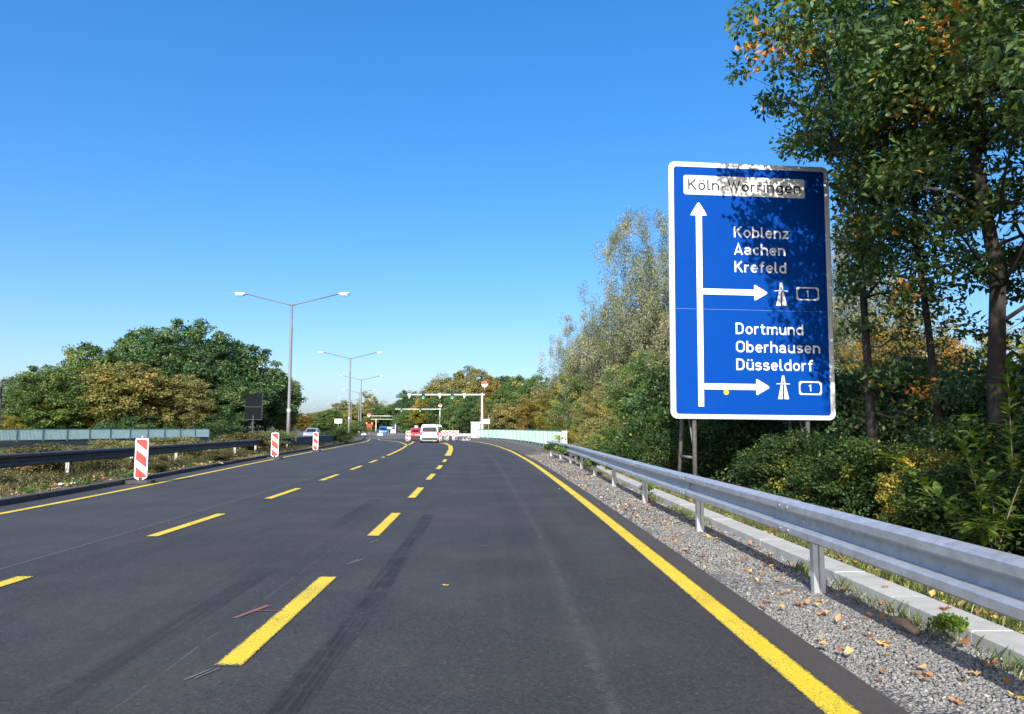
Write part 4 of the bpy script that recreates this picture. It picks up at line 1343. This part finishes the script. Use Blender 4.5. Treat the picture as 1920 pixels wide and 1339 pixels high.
rt = [
    (BIRCH, 2.0, 10, px(1062, 64), 64, 10.8, 2.3, 'willow', 'slender drooping birch left of the willows', bark_pale),
    (MIDT[0], 3.6, 10, px(1012, 78), 78, 5.4, 3.0, 'orange', 'orange bushy tree above the end of the right railing', bark),
    (MIDT[1], 3.6, 10, px(1055, 66), 66, 5.2, 2.6, 'yellow', 'yellow bushy tree under the birch', bark),
    (MIDT[0], 3.6, 10, px(1100, 52), 52, 6.4, 2.4, 'green', 'small green tree with a pale trunk before the willows', bark_pale),
    (MIDT[1], 3.6, 10, px(1128, 46), 46, 4.2, 1.9, 'olive', 'low olive tree beside the small green one', bark),
    (WIL[0], 3.8, 12, px(1152, 52), 52, 10.8, 3.5, 'willow', 'grey green willow left of the sign', bark),
    (WIL[1], 3.8, 12, px(1225, 46), 46, 14.4, 3.5, 'willow', 'tallest grey green willow at the left edge of the sign', bark),
    (WIL[1], 3.8, 12, px(1118, 58), 58, 8.2, 2.8, 'willow', 'lower willow beside the birch', bark),
    (WIL[0], 3.8, 12, px(1188, 50), 50, 8.8, 3.0, 'willow', 'low willow filling the gap between the two tall ones', bark),
    (WIL[0], 3.8, 12, px(1300, 44), 44, 11.5, 3.6, 'willow', 'willow mostly hidden behind the blue sign', bark),
    (MIDT[1], 3.6, 10, px(1205, 38), 38, 5.2, 2.2, 'green', 'green tree low behind the left edge of the sign', bark),
    (MIDT[0], 3.6, 10, px(1450, 48), 48, 9.5, 4.0, 'dark', 'dark tree behind the middle of the sign', bark),
    (WIL[1], 3.8, 12, px(1605, 46), 46, 13.0, 3.4, 'willow', 'grey green willow showing right of the sign', bark),
    (FAR_THIN, 3.0, 10, px(1700, 52), 52, 13.5, 4.2, 'willow', 'sparse twiggy tree seen between the two near trunks', bark_pale),
    (MIDT[0], 3.6, 10, px(1725, 38), 38, 7.4, 3.0, 'orange', 'orange tree between the two near trunks', bark),
    (MIDT[1], 3.6, 10, px(1650, 34), 34, 4.0, 2.4, 'yellow', 'low yellow tree right of the sign', bark),
    (MIDT[1], 3.6, 10, px(1890, 40), 40, 6.8, 3.2, 'yellow', 'yellow tree behind the thick near trunk', bark),
    (MIDT[0], 3.6, 10, px(2050, 44), 44, 9.0, 4.0, 'green', 'green tree behind the right edge of the picture', bark),
]
for i, (g_, gr0, gh, x, y, h, r_, lf, lab, wd) in enumerate(rt):
    tree(g_, lab, x, y, h, r_, lf, i * 1.3 + .4, gh=gh, gr_=gr0, wood=wd, group=GC)

# the near trees on the right: built where they stand, branches pruned clear of the sign
def clear_of_sign(x0, y0):
    def k(q):
        X, Y, Z = q[0] + x0, q[1] + y0, q[2]
        if X < 3.2: return False
        if Y < 1.0: return True
        sx, sz = X / Y, (Z - 1.42) / Y
        lim = .305 if sz > .40 else (.305 + (.40 - sz) * .95)
        if sx < min(lim, .445): return False
        return not (sx < .445 and sz < .375)
    return k
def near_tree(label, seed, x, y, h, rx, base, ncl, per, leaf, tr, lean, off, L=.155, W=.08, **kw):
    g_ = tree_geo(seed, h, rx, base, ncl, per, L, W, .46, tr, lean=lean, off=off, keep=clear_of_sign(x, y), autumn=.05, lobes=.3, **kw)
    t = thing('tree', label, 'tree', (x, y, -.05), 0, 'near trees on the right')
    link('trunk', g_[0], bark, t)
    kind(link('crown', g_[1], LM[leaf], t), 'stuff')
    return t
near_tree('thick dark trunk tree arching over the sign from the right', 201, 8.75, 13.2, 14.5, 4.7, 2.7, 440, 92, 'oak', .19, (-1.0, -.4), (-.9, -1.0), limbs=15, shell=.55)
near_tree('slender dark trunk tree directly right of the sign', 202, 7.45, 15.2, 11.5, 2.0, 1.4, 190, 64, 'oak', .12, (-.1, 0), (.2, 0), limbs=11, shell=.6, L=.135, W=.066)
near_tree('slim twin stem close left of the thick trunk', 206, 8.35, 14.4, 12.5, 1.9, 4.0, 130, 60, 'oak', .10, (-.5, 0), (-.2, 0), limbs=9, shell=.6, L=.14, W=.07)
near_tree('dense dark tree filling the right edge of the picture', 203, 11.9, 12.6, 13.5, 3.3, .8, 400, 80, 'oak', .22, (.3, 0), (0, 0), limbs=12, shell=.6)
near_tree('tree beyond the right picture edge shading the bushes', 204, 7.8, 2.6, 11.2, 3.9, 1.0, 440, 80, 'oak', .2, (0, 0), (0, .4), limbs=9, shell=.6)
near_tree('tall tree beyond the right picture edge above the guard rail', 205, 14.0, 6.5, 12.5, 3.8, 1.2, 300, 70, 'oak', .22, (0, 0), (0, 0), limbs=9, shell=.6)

# bushes of the understorey
sh = [
    (0, 4.3, 30, 1.5, 1.3, 'green', 'low green bush left of the sign posts behind the rail end'),
    (1, 3.9, 23.5, 1.3, 1.0, 'bramble', 'low dark bush between rail and sign posts'),
    (2, 5.6, 24.5, 3.2, 1.8, 'bramble', 'tall dark bush behind the sign posts'),
    (0, 6.2, 19.5, 2.7, 1.8, 'bramble', 'dark bush straight behind the bottom of the sign'),
    (1, 5.35, 14.6, 1.45, 1.05, 'bramble', 'low bush in front of the sign under its middle'),
    (2, 6.7, 14.0, 1.1, 1.1, 'bramble', 'bush in front of the right foot of the sign'),
    (0, 8.0, 17.6, 2.9, 1.6, 'dark', 'dark bush between the sign and the slender trunk'),
    (1, 8.9, 17.2, 3.2, 1.9, 'dark', 'dark bush between the two near trunks'),
    (2, 5.7, 11.7, 1.25, 1.0, 'bramble', 'low leafy bush behind the rail right of the sign posts'),
    (0, 6.9, 11.2, 1.55, 1.15, 'bramble', 'shaded bush in front of the thick trunk'),
    (1, 5.6, 9.2, 1.05, .95, 'bramble', 'low bramble behind the rail below the yellow twigs'),
    (2, 7.9, 9.6, 1.7, 1.25, 'bramble', 'shaded bramble at the right below the thick trunk'),
    (0, 6.4, 7.6, 1.0, 1.0, 'bramble', 'low bramble behind the rail at the right picture edge'),
    (1, 9.9, 15.0, 3.0, 1.8, 'dark', 'dark bush right of the thick trunk'),
    (2, 10.3, 11.4, 2.6, 1.6, 'dark', 'dark bush at the right edge behind the cherry twigs'),
    (0, 5.9, 10.5, 1.15, .65, 'yellow', 'small yellowing bush behind the guard rail'),
    (1, 6.1, 12.9, 1.0, .7, 'olive', 'olive bush in front of the sign foot'),
    (2, 3.9, 34, 1.2, 1.1, 'olive', 'small olive bush behind the far end of the right rail'),
    (0, 4.0, 41, 1.5, 1.3, 'yellow', 'yellowing bush beside the near end of the right railing'),
    (1, 5.4, 37, 2.2, 1.6, 'olive', 'olive bush behind the far rail posts'),
    (2, 12.2, 20, 3.0, 2.2, 'dark', 'dark bush in the shade behind the thick trunk'),
    (0, 6.6, 27, 3.2, 2.2, 'dark', 'dark bush in the shade behind the sign'),
    (1, 4.6, 19.8, 1.5, 1.0, 'bramble', 'small bush right beside the front sign post'),
]
for i, (k_, x, y, h, r_, lf, lab) in enumerate(sh):
    tree(SHR[k_], lab, x, y, h, r_, lf, i * 1.9, gh=2.2, gr_=1.35, wood=twig_m, group='bushes behind the right rail', name='bush', cat='bush', z=0)
lsh = [
    (0, -13.5, 17.0, 1.0, 1.1, 'dry', 'dry weed bush behind the left rail at the picture edge'),
    (1, -14.2, 22.0, .95, 1.3, 'dry', 'dry weed bush behind the left rail and nearest beacon'),
    (2, -14.6, 27.5, .9, 1.3, 'olive', 'olive weed bush behind the left rail past the nearest beacon'),
    (0, -15.6, 34, 1.0, 1.6, 'olive', 'olive weed bush behind the second striped beacon'),
    (1, -15.2, 42, 1.2, 1.9, 'dry', 'dry bush at the foot of the nearest lamp'),
    (2, -16.3, 50, 1.1, 1.6, 'green', 'green bush beside the foot of the nearest lamp'),
    (0, -11.3, 22.8, .5, .7, 'dry', 'thin dry bush under the left rail right of the nearest beacon'),
    (1, -12.2, 30.5, .5, .8, 'dry', 'thin dry bush under the left rail before the second beacon'),
    (2, -16.6, 68, 1.15, 1.8, 'bramble', 'dark clipped bush at the end of the left barrier'),
    (0, -17.6, 74, 1.15, 1.8, 'bramble', 'dark bush at the tip of the median'),
    (1, -19.5, 62, 1.2, 2.0, 'olive', 'olive bush in the median before the far lamps'),
    (2, -26, 120, 2.4, 2.6, 'green', 'green bush behind the median barrier'),
    (1, -44.5, 86, 3.2, 3.6, 'dark', 'dark bush under the broad olive brown tree'),
    (2, -58.0, 86, 3.0, 4.5, 'green', 'green bush under the trees at the far left'),
    (0, -38.0, 92, 3.0, 4.0, 'dark', 'dark bush at the right end of the mint railing'),
    (0, -47.5, 70, 2.6, 1.6, 'yellow', 'bright yellow bush behind the mint railing'),
]
for i, (k_, x, y, h, r_, lf, lab) in enumerate(lsh):
    tree(SHR[k_], lab, x, y, h, r_, lf, i * 2.3, gh=2.2, gr_=1.35, wood=twig_m, group='bushes of the median', name='bush', cat='bush', z=.05)

# cherry saplings leaning over the rail: every leaf its own piece
def big_leaf():
    V, F = [], []
    for i, (t, w) in enumerate(((0, .0), (.18, .55), (.45, 1.0), (.75, .7), (1, .0))):
        zz = -.25 * t * t
        V += [(t, w * .21, zz + .05 * w), (t, 0, zz), (t, -w * .21, zz + .05 * w)]
    for i in range(4):
        a = i * 3
        F += [(a, a + 1, a + 4, a + 3), (a + 1, a + 2, a + 5, a + 4)]
    return V, F
BL = []
for tv in (.3, .6, .95):
    V, F = big_leaf()
    me = bpy.data.meshes.new('leaf'); me.from_pydata(V, [], F)
    a = me.attributes.new('tint', 'FLOAT', 'FACE'); a.data.foreach_set('value', [tv] * len(F)); me.update()
    BL.append(me)
def sapling(label, x, y, stems, seed, L=.19):
    rng = random.Random(seed)
    t = thing('sapling', label, 'sapling', (x, y, 0), 0, 'leafy saplings behind the rail')
    for (tip, bend) in stems:
        a, b = Vector((0, 0, 0)), Vector(tip)
        c = (a + b) / 2 + Vector(bend)
        pts = [a * (1 - s) ** 2 + c * 2 * s * (1 - s) + b * s * s for s in [i / 8 for i in range(9)]]
        MB().tube(pts, [.009 - .0008 * i for i in range(9)], 5).build('stem', twig_m, t, True)
        for q in range(40):
            s = .2 + .8 * q / 39
            p = a * (1 - s) ** 2 + c * 2 * s * (1 - s) + b * s * s
            d = (b - c).normalized()
            az = rng.uniform(0, 6.28)
            o = link('leaf', BL[0 if rng.random() < .5 else (1 if rng.random() < .93 else 2)], LM['cherry'], t)
            dirv = (d * .7 + Vector((math.cos(az), math.sin(az), rng.uniform(-.35, .5)))).normalized()
            o.location = p
            o.rotation_euler = Vector(dirv).to_track_quat('X', 'Z').to_euler()
            l = L * rng.uniform(.7, 1.25)
            o.scale = (l, l, l)
    return t
sapling('leafy cherry sapling leaning over the rail at the right edge', 5.05, 7.9, [((-.75, -.3, .75), (-.1, 0, .3)), ((-.35, -.5, .95), (0, -.1, .3)), ((-.8, .4, 1.1), (-.2, .2, .35)), ((.3, -.3, 1.15), (0, 0, .3)), ((-.1, .3, 1.3), (0, 0, .2)), ((-.5, -.5, .45), (0, 0, .35))], 3)
sapling('taller leafy sapling at the right edge under the trees', 5.95, 8.9, [((-.3, -.5, 1.9), (0, 0, .3)), ((.2, -.8, 1.6), (0, -.1, .3)), ((-.7, -.3, 1.55), (-.1, 0, .35)), ((.1, .1, 2.2), (0, 0, .3))], 8)
sapling('pale leafy shoot beside the left edge of the sign foot', 3.95, 26.5, [((-.5, -.3, 1.5), (-.1, 0, .4)), ((.3, -.4, 1.8), (0, 0, .3)), ((-.1, .2, 2.1), (0, 0, .2)), ((-.9, .2, 1.1), (0, 0, .3))], 11, .26)

# weeds and grass, gravel and leaves: too many to count
def blades(name, pts, h, w, mat, seed, label, cat):
    rng = np.random.default_rng(seed)
    P = np.asarray(pts, float)
    n = len(P)
    az = rng.uniform(0, 2 * np.pi, n)
    hh = h * rng.uniform(.4, 1.3, n)
    d = np.stack([np.cos(az), np.sin(az), np.zeros(n)], 1)
    s = np.stack([-np.sin(az), np.cos(az), np.zeros(n)], 1) * (w * rng.uniform(.6, 1.3, n))[:, None]
    lean = (hh * rng.uniform(.15, .8, n))[:, None]
    V = np.empty((n, 4, 3))
    V[:, 0] = P - s
    V[:, 1] = P + s
    V[:, 2] = P + d * lean * .4 + s * .7 + np.stack([0 * hh, 0 * hh, hh * .6], 1)
    V[:, 3] = P + d * lean + np.stack([0 * hh, 0 * hh, hh], 1)
    i = np.arange(n)[:, None] * 4
    F = np.concatenate([np.hstack([i, i + 1, i + 2]), np.hstack([i, i + 2, i + 3])], 1).reshape(-1, 3)
    o = link(name, tri_mesh(name, V, F, np.repeat(np.clip(rng.normal(.5, .25, n), 0, 1), 2)), mat)
    tag(o, label, cat)
    return kind(o, 'stuff')
rng = np.random.default_rng(77)
def scatter(fa, fb, y0, y1, n, z, clump=0.0, pw=1.0):
    y = y0 + (y1 - y0) * rng.uniform(0, 1, n) ** pw
    if clump:
        cy = y0 + (y1 - y0) * rng.uniform(0, 1, clump) ** pw
        y = cy[rng.integers(0, clump, n)] + rng.normal(0, .12, n)
    t = rng.uniform(0, 1, n)
    if clump:
        ctv = rng.uniform(0, 1, clump)
        t = np.clip(ctv[rng.integers(0, clump, n)] * 0 + t, 0, 1)
    a = np.array([fa(q) for q in y]); b = np.array([fb(q) for q in y])
    return np.stack([a + (b - a) * t, y, np.full(n, z)], 1)
blades('grass', scatter(lambda y: kx(y) + .30, lambda y: kx(y) + 1.6, 2.5, 34, 26000, .03, pw=1.5), .10, .004, LM['grass'], 1, 'short dry grass behind the concrete channel', 'grass')
blades('grass_tufts', scatter(lambda y: kx(y) - .22, lambda y: kx(y) - .02, 3, 30, 1500, .0, clump=46), .11, .004, LM['grass'], 2, 'small grass tufts along the concrete channel edge', 'grass')
blades('median_grass', scatter(lambda y: rail_l(y) - 3.5, lambda y: kerb_l(y) - 1.0, 8, 80, 26000, .075, pw=1.3), .15, .006, LM['dry'], 3, 'dry weeds covering the median under the left rail', 'weeds')

def weed_mass(name, centres, per, L, W, r_, mat, seed, label, cat):
    g2 = np.random.default_rng(seed)
    C = np.asarray(centres, float)
    cen = np.repeat(C, per, 0)
    u = unit(g2.normal(0, 1, (len(cen), 3)))
    u[:, 2] = np.abs(u[:, 2])
    sc = np.repeat(g2.uniform(.5, 1.3, len(C)), per)
    P = cen + u * (r_ * sc * g2.uniform(0, 1, len(cen)) ** .4)[:, None] * np.array([1, 1, .9])
    V, F = leaf_arrays(g2, P, u, L, W)
    ti = np.clip(np.repeat(g2.uniform(.05, .8, len(C)), per) + g2.normal(0, .12, len(cen)), 0, 1)
    o = link(name, tri_mesh(name, V, F, np.repeat(ti, 2)), mat)
    tag(o, label, cat)
    return kind(o, 'stuff')
weed_mass('median_weeds', scatter(lambda y: rail_l(y) - 2.8, lambda y: rail_l(y) - .45, 9, 78, 420, .12), 100, .075, .04, .40, LM['dry'], 21, 'tangled dry weeds under and behind the left rail', 'weeds')
weed_mass('under_rail_weeds', scatter(lambda y: rail_l(y) - .1, lambda y: rail_l(y) + 1.1, 9, 74, 420, .06), 90, .06, .035, .26, LM['weed'], 25, 'dark tangled weeds below the left rail', 'weeds')
weed_mass('green_weeds', scatter(lambda y: kerb_l(y) - .9, lambda y: kerb_l(y) - .35, 14, 40, 60, .08), 50, .06, .04, .16, LM['green'], 22, 'small green weeds behind the left kerb', 'weeds')
weed_mass('verge_weeds', scatter(lambda y: kx(y) + .9, lambda y: kx(y) + 2.0, 4, 34, 150, .05), 90, .065, .04, .28, LM['bramble'], 23, 'low creeping green weeds behind the grass strip', 'weeds')
weed_mass('woodland_cover', np.stack([rng.uniform(4.8, 14, 420), rng.uniform(6, 40, 420), np.full(420, 0.0)], 1), 80, .085, .055, .55, LM['bramble'], 24, 'low ivy and brambles covering the woodland floor', 'ground cover')
def small_weed(label, x, y, h, r_, leaf, seed):
    t = thing('weed', label, 'weed', (x, y, .0), seed, 'weeds in the gravel')
    t.scale = (r_ / 1.35, r_ / 1.35, h / 2.2)
    return t
WEED = tree_geo(301, .34, .20, .02, 26, 16, .055, .038, .06, .006, limbs=6, autumn=.0)
for i, (x, y, s, lf, lab) in enumerate([(2.84, 4.95, .62, 'cherry', 'leafy green weed growing through the gravel near the right corner'), (2.35, 22.2, 1.5, 'green', 'low green weed under the middle of the rail'), (2.05, 30.5, 2.0, 'green', 'round green weed clump near the end of the rail'), (2.5, 26.5, 1.3, 'green', 'small green weed between the far rail posts'), (1.9, 34.5, 2.0, 'bramble', 'dark weed clump at the tip of the right rail'), (2.75, 15.2, .8, 'cherry', 'tiny weed beside the concrete channel')]):
    t = thing('weed', lab, 'weed', (x, y, -.01), i * 1.1, 'weeds in the gravel')
    t.scale = (s, s, s)
    link('stems', WEED[0], twig_m, t)
    kind(link('foliage', WEED[1], LM[lf], t), 'stuff')

def stones():
    g2 = np.random.default_rng(9)
    parts = []
    for y0, y1, n, s0, s1 in ((3.0, 6.5, 20000, .006, .018), (6.5, 11, 10000, .008, .020), (11, 22, 5000, .014, .030), (22, 42, 2600, .02, .04)):
        y = g2.uniform(y0, y1, n); t = g2.uniform(0, 1, n) ** .95
        a = np.array([asph_r(q) for q in y]); b = np.array([kx(q) for q in y])
        z = -.045 + .055 * np.sin(np.minimum(1, t * 1.6) * np.pi / 2)
        parts.append((np.stack([a + (b - a) * t, y, z], 1), g2.uniform(s0, s1, n)))
    # a few strays on the asphalt edge
    P = np.concatenate([p for p, _ in parts]); S = np.concatenate([s for _, s in parts])
    n = len(P)
    B = np.array([(1, 0, 0), (-1, 0, 0), (0, 1, 0), (0, -1, 0), (0, 0, 1), (0, 0, -1)], float)
    T_ = np.array([(0, 2, 4), (2, 1, 4), (1, 3, 4), (3, 0, 4), (2, 0, 5), (1, 2, 5), (3, 1, 5), (0, 3, 5)])
    V = B[None] * g2.uniform(.55, 1.3, (n, 6, 1)) + g2.normal(0, .22, (n, 6, 3))
    q = unit(g2.normal(0, 1, (n, 3)))
    a = g2.uniform(0, 6.28, n)
    K = np.zeros((n, 3, 3))
    K[:, 0, 1], K[:, 0, 2], K[:, 1, 0], K[:, 1, 2], K[:, 2, 0], K[:, 2, 1] = -q[:, 2], q[:, 1], q[:, 2], -q[:, 0], -q[:, 1], q[:, 0]
    Rm = np.eye(3)[None] + np.sin(a)[:, None, None] * K + (1 - np.cos(a))[:, None, None] * (K @ K)
    V = np.einsum('nij,nkj->nki', Rm, V) * S[:, None, None] * np.array([1, 1, .75]) + P[:, None, :]
    F = (T_[None] + (np.arange(n) * 6)[:, None, None]).reshape(-1, 3)
    o = link('gravel', tri_mesh('gravel', V.reshape(-1, 3), F, np.repeat(np.clip(g2.normal(.48, .22, n), 0, 1), 8)), gravel_s)
    tag(o, 'loose grey crushed stone along the right road edge', 'gravel')
    kind(o, 'stuff')
stones()

# fallen leaves: the near ones singly, the far ones together
def maple():
    P = []
    for i in range(14):
        a = math.pi * (i / 14 * 2) + math.pi / 2
        r_ = (.5 if i % 2 == 0 else .27) * (1.0 if i < 5 or i > 9 else .8)
        P.append((r_ * math.cos(a), r_ * math.sin(a), .10 * math.sin(i * 1.9) + .06 * math.cos(i * 3.1)))
    V = [(0, 0, 0)] + P
    F = [(0, i + 1, (i + 1) % 14 + 1) for i in range(14)]
    return V, F
FL = []
for tv in (.05, .25, .42, .6, .75, .97):
    V, F = maple()
    me = bpy.data.meshes.new('fallen_leaf'); me.from_pydata(V, [], F)
    a = me.attributes.new('tint', 'FLOAT', 'FACE'); a.data.foreach_set('value', [tv] * len(F)); me.update()
    FL.append(me)
FLN = ['dark red brown', 'rusty brown', 'brown', 'tan', 'pale ochre', 'yellow']
g3 = random.Random(12)
used = set()
tries = 0
while len(used) < 46 and tries < 3000:
    tries += 1
    y = 3.9 + 10.2 * g3.random() ** 1.5
    t_ = g3.random()
    c = g3.choices(range(6), (2, 3, 4, 4, 3, 2))[0]
    where = 'at the asphalt edge' if t_ < .3 else ('in mid gravel' if t_ < .62 else 'under the rail line')
    along = 'near the bottom picture edge' if y < 5 else ('just before the nearest rail post' if y < 6.5 else ('between the nearest two rail posts' if y < 10.3 else 'between the second and third rail posts'))
    lab = '%s fallen leaf %s %s' % (FLN[c], where, along)
    if lab in used:
        continue
    used.add(lab)
    a, b = asph_r(y) + .05, kx(y) - .05
    z = -.045 + .055 * math.sin(min(1, t_ * 1.6) * math.pi / 2) + .03
    o = link('fallen_leaf', FL[c], LM['litter'])
    o.location = (a + (b - a) * t_, y, z)
    s = g3.uniform(.06, .11)
    o.scale = (s, s * g3.uniform(.6, 1), s)
    o.rotation_euler = (g3.uniform(-.35, .35), g3.uniform(-.35, .35), g3.uniform(0, 6.28))
    tag(o, lab, 'leaf', 'fallen leaves on the gravel')
for x, y, c, s, lab in [(3.16, 5.55, 0, .10, 'dark red leaf lying on the pale concrete channel'), (3.2, 4.5, 1, .10, 'rusty leaf flat on the concrete channel at the right edge'), (3.1, 6.3, 2, .07, 'small brown leaf on the concrete channel behind the red one')]:
    o = link('fallen_leaf', FL[c], LM['litter']); o.location = (x, y, .115); o.scale = (s, s, s); o.rotation_euler = (.1, .15, x * 9)
    tag(o, lab, 'leaf', 'leaves on the concrete channel')
for x, y, c, lab in [(-.60, 6.85, 5, 'yellow leaf lying alone on the asphalt between the lane lines'), (1.62, 14.0, 4, 'pale leaf on the asphalt at the right edge line'), (1.1, 17.5, 4, 'pale leaf on the asphalt inside the right edge line')]:
    o = link('fallen_leaf', FL[c], LM['litter']); o.location = (x, y, .012); o.scale = (.07, .05, .06); o.rotation_euler = (.1, .1, y)
    tag(o, lab, 'leaf', 'leaves on the asphalt')
def leaf_mass(name, P, L, W, label, seed):
    g2 = np.random.default_rng(seed)
    u = unit(g2.normal(0, 1, (len(P), 3)) * np.array([1, 1, .25]))
    V, F = leaf_arrays(g2, P, u, L, W, 0, .3, 2.0)
    o = link(name, tri_mesh(name, V, F, np.repeat(g2.uniform(0, 1, len(P)), 2)), LM['litter'])
    tag(o, label, 'leaves'); kind(o, 'stuff')
leaf_mass('leaf_litter', scatter(lambda y: rail_l(y) + .3, lambda y: kerb_l(y) - .3, 10, 60, 2600, .10), .09, .07, 'fallen leaves strewn between the left rail and kerb', 41)
leaf_mass('verge_litter', scatter(lambda y: kx(y) + .3, lambda y: kx(y) + 1.6, 3, 24, 1300, .07), .07, .05, 'brown leaves strewn in the grass behind the channel', 42)
leaf_mass('gravel_litter', scatter(asph_r, lambda y: kx(y) - .05, 4, 36, 520, .035), .06, .05, 'small leaves strewn on the far gravel', 43)

# scraps of litter and a branch stub
for i, (x, y, s, lab) in enumerate([(-10.35, 14.6, .14, 'white paper scrap on the dirt at the left picture edge'), (-10.6, 17.6, .12, 'crumpled white paper left of the nearest beacon'), (-10.55, 18.0, .08, 'small white scrap beside the crumpled paper'), (-10.9, 28.0, .11, 'white scrap in the weeds past the nearest beacon')]):
    mb = MB(); r_ = random.Random(i)
    V = [(r_.uniform(-1, 1) * s, r_.uniform(-1, 1) * s, r_.uniform(0, .55) * s) for _ in range(6)]
    V = [(-s, -.6 * s, .1 * s), (.2 * s, -.8 * s, .35 * s), (s, -.3 * s, .05 * s), (.7 * s, .6 * s, .4 * s), (-.3 * s, .8 * s, .1 * s), (0, 0, .6 * s)]
    mb.add(V, [(0, 1, 5), (1, 2, 5), (2, 3, 5), (3, 4, 5), (4, 0, 5)])
    o = mb.build('paper_scrap', paper_m); o.location = (x, y, .085); o.rotation_euler = (0, 0, i * 1.3)
    tag(o, lab, 'litter', 'paper scraps on the median')
st = MB().tube([(-.10, 0, 0), (-.02, .01, .012), (.09, -.015, .0)], [.030, .034, .024], 8).build('branch_stub', plain('dead_wood', (.30, .20, .13), .9, 0, .25, 20), None, True)
st.location = (2.72, 5.25, .06); st.rotation_euler = (.1, .25, R(-62))
tag(st, 'short piece of bare brown wood beside the gravel weed', 'wood')
